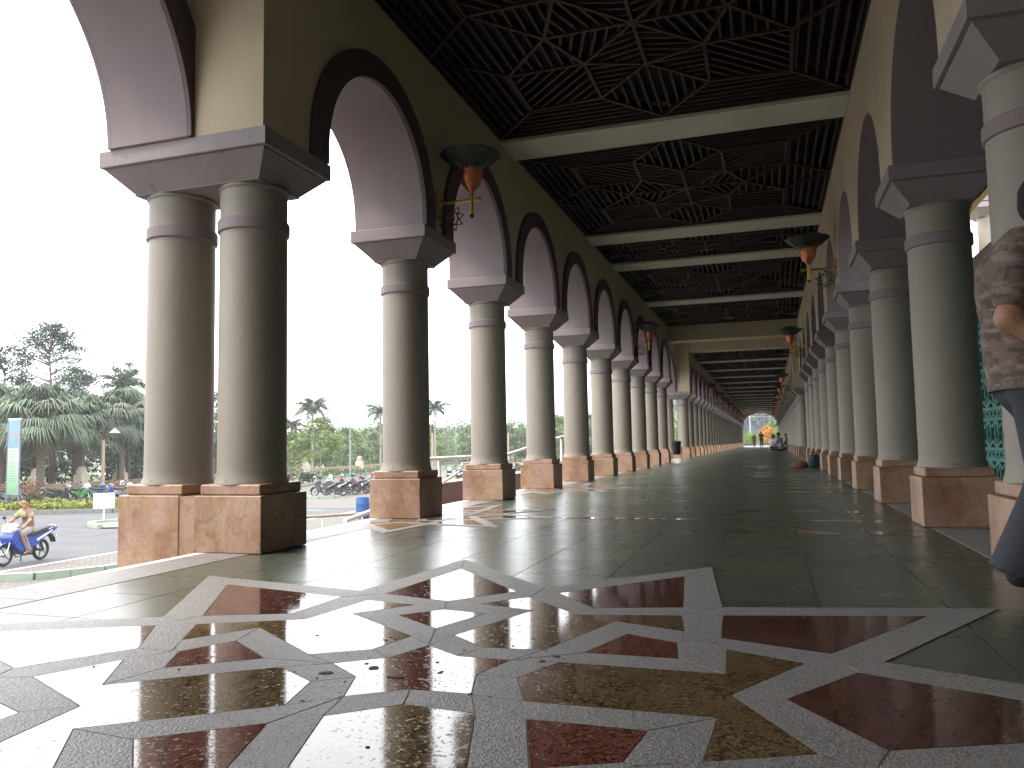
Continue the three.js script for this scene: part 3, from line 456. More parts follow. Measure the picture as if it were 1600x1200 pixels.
// tall feathery trees beyond the wall at the left
{ const tA = treeGeo(101, 12.6, 4.2, 3.0, 60, 110, 0.16, TONE.dark, { flat: 0.5, clump: 0.36, pow: 0.75, el: 3.2 }), tB = treeGeo(102, 11, 3.5, 2.8, 50, 100, 0.16, TONE.dark, { flat: 0.5, clump: 0.38, el: 3.2 }), tC = treeGeo(103, 10.6, 5, 1.6, 24, 80, 0.14, TONE.dark, { clump: 0.4, el: 3 });
  tree('feathery_tree', 'tallest dark feathery tree above the fan palms at the far left', 'feathery trees at the left', G(-50.8, -45.2), tA, M.bark);
  tree('feathery_tree', 'dark feathery tree cut by the left edge of the photo', 'feathery trees at the left', G(-54.6, -44), tB, M.bark, 1);
  tree('feathery_tree', 'dark feathery tree behind the tallest one at the left', 'feathery trees at the left', G(-58, -54), tB, M.bark, 2.4, 0.95);
  tree('feathery_tree', 'slender open-crowned tree left of the first twin pier', 'feathery trees at the left', G(-48.6, -50.2), tC, M.bark);
  const tD = treeGeo(104, 9, 2.5, 2.6, 44, 90, 0.17, TONE.dark, { clump: 0.4 });
  tree('dark_tree', 'low dark tree behind the wall at the far left', 'dark trees behind the wall', G(-57, -49), tD, M.bark, 0.4, 0.72); tree('dark_tree', 'low dark tree behind the middle wall pillar at the left', 'dark trees behind the wall', G(-55, -54.5), tD, M.bark, 2.2, 0.7); tree('dark_tree', 'low dark tree seen just left of the twin pier', 'dark trees behind the wall', G(-53, -60), tD, M.bark, 4.2, 0.72); tree('dark_tree', 'dark tree in the gap between the two shafts of the twin pier', 'dark trees behind the wall', G(-49.6, -62), tD, M.bark, 3.3, 0.92);
}
// fan palms
function fanPalm(seed, trunkH, nLeaf, len, fan, dead) {
  const r = mulberry(seed), L = new Leaves(), D = new Leaves(), wood = [];
  for (let i = 0; i < 10; i++) wood.push(cyl(0.24 + 0.02 * (i % 2), 0.22 + 0.03 * (i % 2), trunkH / 10, 0, trunkH * (i + 0.5) / 10, 0, 10));
  const boot = cyl(0.26, 0.45, 1.0, 0, trunkH - 0.3, 0, 11);
  for (let k = 0; k < nLeaf; k++) {
    const isDead = k >= nLeaf - dead, a = k * 2.399 + r() * 0.4, e = isDead ? -1.0 - 0.35 * r() : 1.35 - 1.75 * (k / (nLeaf - dead)) + (r() - 0.5) * 0.3, pl = len * (isDead ? 0.45 : 1) * (0.8 + 0.4 * r()), ce = Math.cos(e), se = Math.sin(e);
    const ux = Math.cos(a) * ce, uy = se, uz = Math.sin(a) * ce; const B = [ux * pl, trunkH + uy * pl - 0.12 * pl * ce, uz * pl]; wood.push(rod([0, trunkH - 0.1, 0], B, 0.03, 0.018, 4));
    const sx = -Math.sin(a), sz = Math.cos(a), T = isDead ? D : L, base = isDead ? [0.085, 0.075, 0.04] : tone(TONE.palm, r);
    const n = 34; for (let i = 0; i < n; i++) {
      const q = (i / (n - 1) - 0.5) * 3.9, f = fan * (0.78 + 0.3 * Math.cos(q * 0.5)) * (0.9 + 0.2 * r()), cq = Math.cos(q), sq = Math.sin(q), dx = ux * cq + sx * sq, dy = uy * cq, dz = uz * cq + sz * sq;
      const mid = [B[0] + dx * f * 0.6, B[1] + dy * f * 0.6 - f * 0.07 * r(), B[2] + dz * f * 0.6], tip = [B[0] + dx * f, B[1] + dy * f - f * (0.38 + 0.4 * r()), B[2] + dz * f]; const w = f * 0.034, px = -ux * sq + sx * cq, py = -uy * sq, pz = -uz * sq + sz * cq;
      const kk = base.map(c => c * (0.8 + 0.4 * r())); const a1 = [mid[0] + px * w, mid[1] + py * w - 0.02, mid[2] + pz * w], b1 = [mid[0] - px * w, mid[1] - py * w - 0.02, mid[2] - pz * w];
      T.tri(B, a1, mid, kk); T.tri(B, mid, b1, kk); T.tri(a1, tip, mid, kk); T.tri(mid, tip, b1, kk);
    }
  }
  return [join(wood), boot, L.geo(), D.geo()];
}
function palm(label, group, pos, P, turn, s = 1) { const g = thing('fan_palm', label, 'palm', group, pos, turn); g.scale.setScalar(s); mesh('trunk', P[0], M.bark, g); mesh('leaf_bases', P[1], M.bark, g); mesh('crown', P[2], M.leaf, g); mesh('dead_leaves', P[3], M.leaf, g); }
{ const a = fanPalm(201, 5.1, 58, 1.55, 1.5, 3), b = fanPalm(202, 5.4, 54, 1.45, 1.45, 2);
  palm('fan palm with a thick dark trunk beside the tall banner', 'fan palms at the left', G(-43.9, -38.2), a, 0); palm('fan palm behind the banner at the left edge', 'fan palms at the left', G(-47.6, -38.4), b, 1.3);
  palm('fan palm between the banner palm and the white sign', 'fan palms at the left', G(-46.6, -43.8), a, 2.1, 0.95); palm('fan palm with fallen tan leaves above the white sign', 'fan palms at the left', G(-45.4, -46.2), b, 4.4, 1.02);
  palm('fan palm partly hidden by the left shaft of the twin pier', 'fan palms at the left', G(-45.2, -49.2), a, 5.1, 0.9); palm('fan palm farthest back in the group at the left', 'fan palms at the left', G(-50, -46.5), b, 3.1, 1.02); }
// plume palms with a slender pale trunk
function plumePalm(seed, h, n, len) {
  const r = mulberry(seed), L = new Leaves(), wood = []; for (let i = 0; i < 8; i++) wood.push(cyl(0.15 - 0.008 * i, 0.142 - 0.008 * i, h / 8, 0, h * (i + 0.5) / 8, 0, 9));
  for (let k = 0; k < n; k++) { const a = k * 2.399 + r() * 0.3, e0 = 1.35 - 1.5 * (k / n), l = len * (0.85 + 0.3 * r()); let p = [0, h, 0], e = e0; const st = 12;
    for (let i = 0; i < st; i++) { const f = i / st, ca = Math.cos(a), sa = Math.sin(a), d = [Math.cos(e) * ca, Math.sin(e), Math.cos(e) * sa], q = p.map((v, j) => v + d[j] * l / st); if (i < st - 1) wood.push(rod(p, q, 0.022 * (1 - f * 0.8), 0.02 * (1 - f * 0.8), 3));
      const base = tone(TONE.palm, r); for (let s = 0; s < 14; s++) { const t = r(), o = p.map((v, j) => v + (q[j] - v) * t), ang = r() * 6.283, w = l * 0.24 * (0.35 + Math.sin(Math.PI * Math.min(1, f + 0.12)) * 0.75), sx = -sa * Math.cos(ang), sz = ca * Math.cos(ang), sy = Math.sin(ang) * 0.55; const tip = [o[0] + sx * w + d[0] * w * 0.7, o[1] + sy * w + d[1] * w * 0.7 - w * 0.35, o[2] + sz * w + d[2] * w * 0.7], hw = w * 0.12; L.tri([o[0] - d[0] * hw, o[1] - d[1] * hw, o[2] - d[2] * hw], [o[0] + d[0] * hw, o[1] + d[1] * hw, o[2] + d[2] * hw], tip, base.map(c => c * (0.8 + 0.4 * r()))); }
      p = q; e -= 0.11 + 0.05 * r(); } }
  return [join(wood), L.geo()]; }
{ const a = plumePalm(301, 7.0, 15, 2.3), b = plumePalm(302, 7.6, 13, 2.3);
  tree('plume_palm', 'tall palm standing left of the twin pier, above the fan palms', 'tall palms', G(-51.4, -52.4), b, M.paleBark, 0, 1.08);
  tree('plume_palm', 'tall palm in the gap between the twin pier and the next column', 'tall palms', G(-45.2, -71.4), a, M.paleBark, 1, 1.02);
  tree('plume_palm', 'tall palm half hidden by the first single left column', 'tall palms', G(-42.0, -80.4), a, M.paleBark, 2.6, 0.98);
  tree('plume_palm', 'tall palm in the gap between the first and second single left columns', 'tall palms', G(-39.2, -89.4), b, M.paleBark, 4.1, 1.0); tree('plume_palm', 'short palm beside the tall one behind the two-armed lamp post', 'tall palms', G(-47.5, -71), a, M.paleBark, 3, 0.76); }
// light-green young trees and garden trees behind the parked motorcycles
{ const y1 = treeGeo(401, 5.0, 1.7, 1.5, 40, 80, 0.12, TONE.light, { clump: 0.36, trunk: 0.07 }), y2 = treeGeo(402, 4.6, 1.9, 1.3, 22, 60, 0.11, TONE.olive, { clump: 0.34, trunk: 0.06 }), y3 = treeGeo(403, 5.2, 1.2, 2.0, 44, 80, 0.15, TONE.light, { clump: 0.36, trunk: 0.1 }), y4 = treeGeo(404, 5.6, 1.4, 2.2, 44, 80, 0.16, TONE.mid, { clump: 0.36, trunk: 0.1 }), o = 'light green trees beyond the parking area';
  tree('young_tree', 'bushy light green young tree just behind the nearest parked motorcycle', o, G(-32.2, -52), y1, M.paleBark, 0, 1.03); tree('young_tree', 'thin open young tree behind the middle parked motorcycles', o, G(-32.0, -58.6), y2, M.paleBark, 1); tree('young_tree', 'small light tree beside the two-armed lamp post', o, G(-37.6, -56.2), y3, M.paleBark, 1, 0.8);
  const spots = [[-48.6, -68, 3, 1.0, 'behind the wall left of the two-armed lamp post'], [-47.8, -76, 4, 0.95, 'behind the wall right of the two-armed lamp post'], [-48.4, -84, 3, 1.0, 'behind the wall left of the second plume palm'], [-47.5, -93, 4, 1.1, 'behind the wall beside the first single left column'], [-43.8, -99, 3, 0.98, 'left of the palm between the first two single left columns'], [-38.5, -101, 4, 1.0, 'right of the palm between the first two single left columns'], [-35.6, -105, 3, 1.05, 'touching the second single left column'], [-31.6, -98, 4, 1.0, 'seen between the second and third single left columns'], [-28.4, -101, 3, 1.15, 'touching the third single left column'], [-25, -95, 3, 1.2, 'seen between the third and fourth single left columns'], [-21.3, -98, 4, 1.25, 'seen between the fourth and fifth single left columns'], [-17.3, -93, 3, 1.25, 'seen between the fifth and sixth single left columns'], [-14.6, -93, 4, 1.2, 'seen between the sixth and seventh single left columns']];
  for (const [x, z, k, s, w] of spots) tree('garden_tree', `${k === 3 ? 'light' : 'mid'} green garden tree ${w}`, o, G(x, z), k === 3 ? y3 : y4, M.bark, x + z, s); }
// hedge, shrubs and woods that read as one mass
const leafQuad = (() => { const L = new Leaves(); L.tri([-1, 0, 0], [0, 0.2, 0.5], [1, -0.1, 0], [1, 1, 1]); L.tri([-1, 0, 0], [1, -0.1, 0], [0, 0.2, -0.5], [1, 1, 1]); const g = L.geo(); return g; })();
function leafMass(name, label, category, count, size, tones, where, seed) {
  const r = mulberry(seed), m = new THREE.InstancedMesh(leafQuad, M.leaf, count), o = new THREE.Object3D(), c = new THREE.Color(); m.name = numbered(name);
  for (let i = 0; i < count; i++) { const [x, y, z, t] = where(r); o.position.set(x, y, z); o.rotation.set(r() * 6.28, r() * 6.28, r() * 6.28); o.scale.setScalar(size * (0.6 + 0.8 * r())); o.updateMatrix(); m.setMatrixAt(i, o.matrix); c.setRGB(...tone(t || tones, r)); m.setColorAt(i, c); }
  m.castShadow = m.receiveShadow = true; scene.add(m); return tag(m, label, category, null, 'stuff'); }
leafMass('ground_cover', 'yellow-green ground cover hedge along the kerb across the road', 'hedge', 15000, 0.09, TONE.yellow, r => { const u = r(), x = -52 + 22.6 * u, zk0 = x < -35.3 ? -24.6 + (x + 44) * -0.46 : -28.6 - (x + 35.3) * 0.5; return [x, GY + 0.1 + 0.5 * Math.pow(r(), 0.6) * (0.75 + 0.25 * Math.sin(x * 3.1) * Math.sin(x * 1.3)), zk0 - 0.35 - r() * 2.6]; }, 501);
leafMass('grass', 'green plants growing along the foot of the boundary wall', 'plants', 12000, 0.13, TONE.mid, r => { const z = -34 - 66 * r(); return [-45.6 + 3.2 * r() * r() - (z < -70 ? 1 : 0), GY + 0.08 + 0.55 * r() * (0.6 + 0.4 * Math.sin(z * 1.7)), z]; }, 502);
{ const blobs = []; const r0 = mulberry(503); for (let i = 0; i < 120; i++) { const u = r0(), z = -36 - 100 * u; blobs.push([-49.5 - 11 * r0(), 1.5 + 2.2 * r0(), z, 1.6 + 1.8 * r0(), z > -62 ? TONE.dark : r0() < 0.5 ? TONE.mid : TONE.light]); }
  leafMass('garden_thicket', 'green thicket of shrubs behind the boundary wall', 'thicket', 60000, 0.2, TONE.mid, r => { const b = blobs[Math.floor(r() * blobs.length)], a = r() * 6.28, v = Math.acos(2 * r() - 1), q = b[3] * Math.pow(r(), 0.35), big = b[2] > -62 ? 1.35 : 0.8; return [b[0] + q * Math.sin(v) * Math.cos(a), GY + Math.max(0.1, (b[1] + q * 0.8 * Math.cos(v)) * big), b[2] + q * Math.sin(v) * Math.sin(a), b[4]]; }, 504);
  const far = []; for (let i = 0; i < 170; i++) { const u = i / 170, x = -140 + 122 * u + 6 * r0(), z = -128 - 34 * r0(); far.push([x, 2.4 + 2.6 * r0() + (x > -30 ? 1.6 : 0), z, 2.6 + 2.4 * r0(), r0() < 0.55 ? TONE.olive : r0() < 0.5 ? TONE.mid : TONE.light]); }
  leafMass('far_wood', 'far wood of mixed green trees behind the arcade and gardens', 'wood', 60000, 0.36, TONE.olive, r => { const b = far[Math.floor(r() * far.length)], a = r() * 6.28, v = Math.acos(2 * r() - 1), q = b[3] * Math.pow(r(), 0.35); return [b[0] + q * Math.sin(v) * Math.cos(a), GY + Math.max(0.1, b[1] + q * 0.9 * Math.cos(v)), b[2] + q * Math.sin(v) * Math.sin(a), b[4]]; }, 505); }
{ const r1 = mulberry(507), bl = []; for (let i = 0; i < 90; i++) bl.push([-92 - 22 * r1(), 2.2 + 3 * r1(), 30 - 110 * r1(), 2.6 + 2.4 * r1(), r1() < 0.5 ? TONE.dark : TONE.olive]); leafMass('far_wood', 'far wood of dark green trees beyond the road at the far left', 'wood', 26000, 0.36, TONE.olive, r => { const b = bl[Math.floor(r() * bl.length)], a = r() * 6.28, v = Math.acos(2 * r() - 1), q = b[3] * Math.pow(r(), 0.35); return [b[0] + q * Math.sin(v) * Math.cos(a), GY + Math.max(0.1, b[1] + q * 0.9 * Math.cos(v)), b[2] + q * Math.sin(v) * Math.sin(a), b[4]]; }, 508); }
function bush(name, label, group, x, z, rad, h, t, n, seed, size = 0.07, y = GY) { const r = mulberry(seed), L = new Leaves(), w = []; for (let i = 0; i < 9; i++) { const a = r() * 6.28; w.push(rod([0, 0, 0], [Math.cos(a) * rad * 0.6, h * (0.5 + 0.3 * r()), Math.sin(a) * rad * 0.6], 0.02, 0.008, 4)); } for (let i = 0; i < n; i++) { const a = r() * 6.28, v = Math.acos(1 - r() * 1.4), q = Math.pow(r(), 0.4); L.leaf(rad * q * Math.sin(v) * Math.cos(a), h * (0.35 + 0.6 * q * Math.cos(v)), rad * q * Math.sin(v) * Math.sin(a), size * (0.6 + 0.8 * r()), tone(t, r), r); } const g = thing(name, label, 'shrub', group, [x, y, z]); mesh('stems', join(w), M.bark, g); mesh('foliage', L.geo(), M.leaf, g); }
bush('shrub', 'rust-coloured shrub at the foot of the banner palm', 'shrubs across the road', -42.9, -36.8, 0.9, 1.5, TONE.rust, 900, 601); bush('shrub', 'small rust-brown shrub left of the banner palm trunk', 'shrubs across the road', -44.6, -36.2, 0.8, 1.3, TONE.rust, 700, 602); bush('shrub', 'rust-brown shrub behind the white sign', 'shrubs across the road', -38.4, -39.0, 0.8, 1.35, TONE.rust, 700, 603); bush('shrub', 'green shrub right of the white sign', 'shrubs across the road', -36.2, -39.4, 0.7, 1.5, TONE.mid, 700, 604); bush('shrub', 'dark green shrub below the banner', 'shrubs across the road', -43.4, -34.6, 0.8, 0.8, TONE.mid, 600, 605);
bush('shrub', 'white-flowering light shrub against the left plinth of the twin pier', 'shrubs across the road', -36.6, -44, 0.8, 1.9, [[0.14, 0.18, 0.06], [0.25, 0.26, 0.15], [0.12, 0.16, 0.05]], 800, 606);
// far end of the corridor: bushes, trees
{ const f = treeGeo(701, 7, 0.8, 3.0, 46, 90, 0.22, TONE.mid, { clump: 0.4 }), y = -0.6, o = 'trees beyond the far end of the corridor';
  struct('far_terrace', muv(box(30, 0.3, 16, -2, -0.2, ZEND - 8.8)), std([0.5, 0.49, 0.46], 0.8));
  bush('shrub', 'light green bush left of the two standing people', 'bushes at the far end', -2.3, ZEND - 9, 1.2, 2.0, TONE.light, 1500, 702, 0.1, 0); bush('shrub', 'bright orange flowering bush behind the two standing people', 'bushes at the far end', -0.1, ZEND - 12, 1.4, 2.9, TONE.orange, 1600, 703, 0.12, 0); bush('shrub', 'green bush at the right of the far opening', 'bushes at the far end', 1.2, ZEND - 11, 1.2, 2.6, TONE.light, 1500, 704, 0.1, 0); bush('shrub', 'low orange bush seen between the litter bin and the far twin pier', 'bushes at the far end', -6.6, -58, 1.0, 1.9, TONE.orange, 1200, 705, 0.1, GY + 0.9);
  tree('bushy_tree', 'bright green tree at the right of the far opening', o, [2.6, GY, ZEND - 42], f, M.bark, 0, 1.0); tree('bushy_tree', 'green tree behind the orange bush at the far opening', o, [0.4, GY, ZEND - 58], f, M.bark, 2, 0.85); tree('bushy_tree', 'green tree at the left of the far opening', o, [-4.6, GY, ZEND - 56], f, M.bark, 4, 0.68); tree('bushy_tree', 'green tree seen past the litter bin', o, [-11.6, GY, ZEND - 12], f, M.bark, 1, 0.62); }
// hills
function hill(name, pts, depth, mat) { const pos = [], idx = [], n = pts.length, r = mulberry(pts.length * 17); const m = 7; for (let j = 0; j <= m; j++) for (let i = 0; i < n; i++) { const f = j / m, [x, y, z] = pts[i]; pos.push(x + (r() - 0.5) * 6, GY - 1 + (y - GY + 1) * Math.sin(f * Math.PI / 2) * (j === m ? 1 : 0.92 + 0.16 * r()), z + depth * (1 - f)); } for (let j = 0; j < m; j++) for (let i = 0; i < n - 1; i++) { const a = j * n + i; idx.push(a, a + 1, a + n + 1, a, a + n + 1, a + n); } const g = new THREE.BufferGeometry(); g.setAttribute('position', new THREE.Float32BufferAttribute(pos, 3)); g.setIndex(idx); const q = g.toNonIndexed(); q.computeVertexNormals(); return struct(name, muv(q), mat); }
const hillMat = (c, s) => { const m = std(null, 0.95, { map: ctex(256, (u, v) => { const a = N.fbm(u, v, 14, 14, 5); return c.map(x => x * (0.5 + a)); }), side: THREE.DoubleSide }); m.map.repeat.set(s, s); return m; };
{ const p1 = []; for (let i = 0; i <= 60; i++) { const x = -190 + 330 * i / 60; p1.push([x, GY + 6 + 44 * Math.exp(-Math.pow(x / 62, 2)) + 3 * Math.sin(i * 1.7), -440]); } hill('hill', p1, 190, hillMat([0.020, 0.034, 0.036], 0.02));
  const p2 = []; for (let i = 0; i <= 70; i++) { const x = -1500 + 1700 * i / 70; p2.push([x, 18 + 13 * Math.sin(i * 0.5) + 8 * Math.sin(i * 1.3), -1500]); } hill('far_hills', p2, 300, hillMat([0.07, 0.10, 0.09], 0.004));
  const r0 = mulberry(88); leafMass('hill_forest', 'dark forest covering the hill beyond the far end of the corridor', 'forest', 60000, 0.95, [[0.010, 0.019, 0.019], [0.018, 0.031, 0.028], [0.026, 0.040, 0.034]], r => { const x = -110 + 170 * r(), f = 0.08 + 0.92 * r(), i = x * 1.3 + f * 40, H = 6 + 44 * Math.exp(-Math.pow(x / 62, 2)); return [x + 5 * (r() - 0.5), GY + H * Math.sin(f * Math.PI / 2) + 5 * r() * (0.35 + 0.65 * Math.abs(Math.sin(x * 0.55) * Math.sin(f * 31 + x * 0.2))), -440 + 190 * (1 - f) + 5 * (r() - 0.5)]; }, 706); }
// ---------------------------------------------------------------- wall lamps
function lampProto() {
  const g = thing('wall_lamp', 'copper wall lamp', 'lamp', 'copper wall lamps'); // local: wall at x = 0, corridor towards +x
  mesh('wall_plate', join([box(0.02, 0.26, 0.09, 0.012, 2.84, 0, 0.006), new THREE.SphereGeometry(0.03, 12, 8).translate(0.03, 2.84, 0)]), M.brass, g);
  const arm = mesh('bracket_arm', join([rod([0.01, 2.84, 0], [0.41, 2.84, 0], 0.014, 0.014, 12), new THREE.SphereGeometry(0.021, 12, 8).translate(0.415, 2.84, 0), rod([0.34, 2.70, 0], [0.34, 2.905, 0], 0.02, 0.02, 14), cyl(0.024, 0.024, 0.012, 0.34, 2.84, 0, 14)]), M.brass, g);
  mesh('finial', lathe([[0, 2.672], [0.014, 2.678], [0.022, 2.69], [0.022, 2.705], [0.0, 2.71]], 14).translate(0.34, 0, 0), M.iron, arm);
  const bars = []; const c = [0.14, 2.69], n = 9; for (let i = 0; i < n; i++) { const a = i / n * 6.283 + 0.2, b = (i + 3) / n * 6.283 + 0.2; bars.push(rod([c[0] + 0.125 * Math.cos(a), c[1] + 0.125 * Math.sin(a), 0], [c[0] + 0.125 * Math.cos(b), c[1] + 0.125 * Math.sin(b), 0], 0.0055, 0.0055, 5)); }
  bars.push(rod([0.02, 2.76, 0], [0.2, 2.835, 0], 0.005, 0.005, 5), rod([0.13, 2.78, 0], [0.16, 2.835, 0], 0.005, 0.005, 5), rod([0.02, 2.64, 0], [0.05, 2.65, 0], 0.005, 0.005, 5), new THREE.TorusGeometry(0.036, 0.004, 5, 20).translate(c[0], c[1], 0));
  mesh('star_ornament', join(bars), M.iron, g);
  const cup = mesh('cup', lathe([[0.0, 2.895], [0.018, 2.9], [0.026, 2.918], [0.055, 2.95], [0.082, 2.985], [0.097, 3.03], [0.103, 3.08], [0.101, 3.086], [0.109, 3.092], [0.107, 3.12], [0.102, 3.124], [0.095, 3.12]], 36).translate(0.34, 0, 0), M.copper, g);
  const beads = []; for (let i = 0; i < 14; i++) { const a = i / 14 * 6.283; beads.push(new THREE.SphereGeometry(0.0095, 8, 6).translate(0.34 + 0.1 * Math.cos(a), 3.132, 0.1 * Math.sin(a))); } mesh('bead_ring', join(beads), M.steel, cup);
  const sh = mesh('shade', lathe([[0.075, 3.135], [0.12, 3.150], [0.19, 3.185], [0.25, 3.228], [0.272, 3.25], [0.275, 3.256], [0.25, 3.262], [0.16, 3.305], [0.08, 3.33], [0.02, 3.345], [0, 3.35]], 40).translate(0.34, 0, 0), M.patina, g);
  const ribs = []; for (let i = 0; i < 8; i++) { const a = i / 8 * 6.283 + 0.3, ca = Math.cos(a), sa = Math.sin(a); ribs.push(tube([[0.34 + 0.09 * ca, 3.12, 0.09 * sa], [0.34 + 0.19 * ca, 3.178, 0.19 * sa], [0.34 + 0.274 * ca, 3.25, 0.274 * sa]], 0.005, 10, 5)); } ribs.push(new THREE.TorusGeometry(0.274, 0.006, 6, 40).rotateX(Math.PI / 2).translate(0.34, 3.253, 0));
  mesh('rib', join(ribs), M.iron, sh);
  return g;
}
{ const L = lampProto(); let first = true;
  const put = (side, z, label) => { const o = first ? L : copy(L); first = false; o.userData.label = label; o.position.set(side < 0 ? XL + WH : XR - WH, 0, z); o.rotation.y = side < 0 ? 0 : Math.PI; };
  put(-1, zk(0), 'copper wall lamp above the first single left column'); put(-1, zk(5), 'copper wall lamp farther down the near left arcade');
  put(1, zk(2) + 0.12, 'copper wall lamp above the third right column'); put(1, zk(6) + 0.12, 'copper wall lamp on the right before the deep cream beam');
  for (let i = 0; i < 8; i++) { put(-1, zk(14 + 3 * i), `${ord(i + 1)} copper wall lamp on the left beyond the deep beam`); put(1, zk(12 + 3 * i) + 0.12, `${ord(i + 1)} copper wall lamp on the right beyond the deep beam`); } }
// ---------------------------------------------------------------- litter bin, railings, barrel, signs
{ const b = thing('litter_bin', 'dark green litter bin on a stand between the left columns', 'bin', null, [-2.78, 0, -25.15], 0.1); const gm = std([0.012, 0.022, 0.02], 0.35);
  mesh('bin_body', lathe([[0.0, 0.24], [0.15, 0.24], [0.17, 0.26], [0.2, 0.63], [0.205, 0.66], [0.195, 0.66], [0.165, 0.28], [0, 0.27]], 4).rotateY(Math.PI / 4), gm, b).scale.set(1, 1, 1);
  mesh('rim', new THREE.TorusGeometry(0.2, 0.012, 6, 4).rotateX(Math.PI / 2).rotateY(Math.PI / 4).translate(0, 0.655, 0), gm, b); for (const s of [-1, 1]) mesh('stand_leg', join([rod([s * 0.155, 0, 0], [s * 0.155, 0.5, 0], 0.012), rod([s * 0.155, 0.012, -0.12], [s * 0.155, 0.012, 0.12], 0.012)]), gm, b); }
{ // ramp beside the arcade: granite parapet and white tubular railings
  const p = thing('ramp_parapet', 'speckled red granite parapet of the ramp outside the left arcade', 'parapet'); mesh('wall_face', muv(box(0.25, 2.4, 9.2, -4.42, -1.13, -13.3)), M.redGranite, p); mesh('coping', muv(box(0.31, 0.05, 9.24, -4.42, 0.097, -13.3, 0.006)), M.redGranite, p);
  struct('ramp', muv(join([bar([-3.98, -2.2, -5.5], [-3.98, -0.2, -16.5], 0.68, 0.16)])), M.greyStone);
  const rail = (label, pts, posts, r, y0) => { const g = thing('handrail', label, 'railing', 'white tubular railings of the ramp'); mesh('top_rail', join(pts.slice(1).map((q, i) => rod(pts[i], q, r, r, 10))), M.white, g); for (const [x, y, z, b] of posts) mesh('post', rod([x, b ?? y0, z], [x, y, z], r * 0.9, r * 0.9, 10), M.white, g); return g; };
  const h = rail('white level railing between the first and third single left columns', [[-4.35, 0.455, -9.0], [-4.35, 0.455, -13.0]], [[-4.35, 0.455, -10.05], [-4.35, 0.455, -12.9]], 0.026, 0.11); mesh('lower_rail', rod([-4.35, 0.36, -10.9], [-4.35, 0.36, -13.0], 0.018), M.white, h); mesh('brace', rod([-4.35, 0.12, -10.15], [-4.35, 0.24, -10.75], 0.02), M.white, h);
  rail('white railing rising behind the second and third single left columns', [[-4.3, 0.44, -12.6], [-4.3, 0.78, -16.6], [-4.3, 0.80, -19]], [[-4.3, 0.66, -15.2], [-4.3, 0.78, -16.6], [-4.3, 0.79, -18]], 0.03, 0.05);
  rail('short white pipe rail left of the first single left column', [[-4.3, -0.145, -7.42], [-4.3, -0.075, -8.2], [-4.3, 0.02, -9.2]], [[-4.3, -0.03, -8.6]], 0.026, -0.9);
  const l = thing('handrail', 'thin brown railing with white posts below the floor edge', 'railing'); mesh('top_rail', rod([-9.2, -0.72, -13.0], [-9.2, -1.02, -18.5], 0.03), M.peach, l); for (let i = 0; i < 4; i++) { const f = i / 3, z = -13.2 - 5.2 * f; mesh('post', rod([-9.2, -0.73 - 0.29 * f, z], [-9.2, -1.45, z], 0.016), M.white, l); } mesh('bottom_rail', bar([-9.2, -1.12, -13.0], [-9.2, -1.42, -18.5], 0.05, 0.04), M.white, l); for (const z of [-13.2, -18.4]) mesh('support_post', rod([-9.2, GY, z], [-9.2, -1.3, z], 0.04), M.white, l); }
{ const b = thing('barrel', 'blue plastic barrel on the paving left of the first single left column', 'barrel', null, G(-16.25, -29.5)); const bl = std([0.014, 0.068, 0.21], 0.45);
  mesh('barrel_body', lathe([[0, 0], [0.25, 0], [0.275, 0.03], [0.28, 0.2], [0.295, 0.22], [0.295, 0.25], [0.282, 0.27], [0.282, 0.56], [0.296, 0.58], [0.296, 0.61], [0.28, 0.63], [0.27, 0.82], [0.25, 0.87], [0.235, 0.875], [0.22, 0.84], [0, 0.84]], 28), bl, b); mesh('rim', new THREE.TorusGeometry(0.25, 0.018, 8, 28).rotateX(Math.PI / 2).translate(0, 0.865, 0), bl, b); }
{ const s = thing('notice_board', 'blank white notice board on a post on the traffic island', 'sign', null, G(-27.3, -26.9), 0.72); const w = M.white;
  s.scale.setScalar(0.84); mesh('post', rod([0, 0, 0], [0, 0.75, 0], 0.04), w, s); const p = mesh('panel', box(0.9, 0.7, 0.03, 0, 1.02, 0), std(null, 0.7, { map: ctex(128, (u, v) => mix([0.62, 0.62, 0.64], [0.42, 0.42, 0.46], Math.max(0, N.fbm(u, v, 6, 6, 4) - 0.45) * 3)) }), s); const f = mesh('frame', join([box(0.98, 0.05, 0.06, 0, 0.66, 0), box(0.98, 0.05, 0.06, 0, 1.38, 0), box(0.05, 0.7, 0.06, -0.465, 1.02, 0), box(0.05, 0.7, 0.06, 0.465, 1.02, 0)]), w, s); }
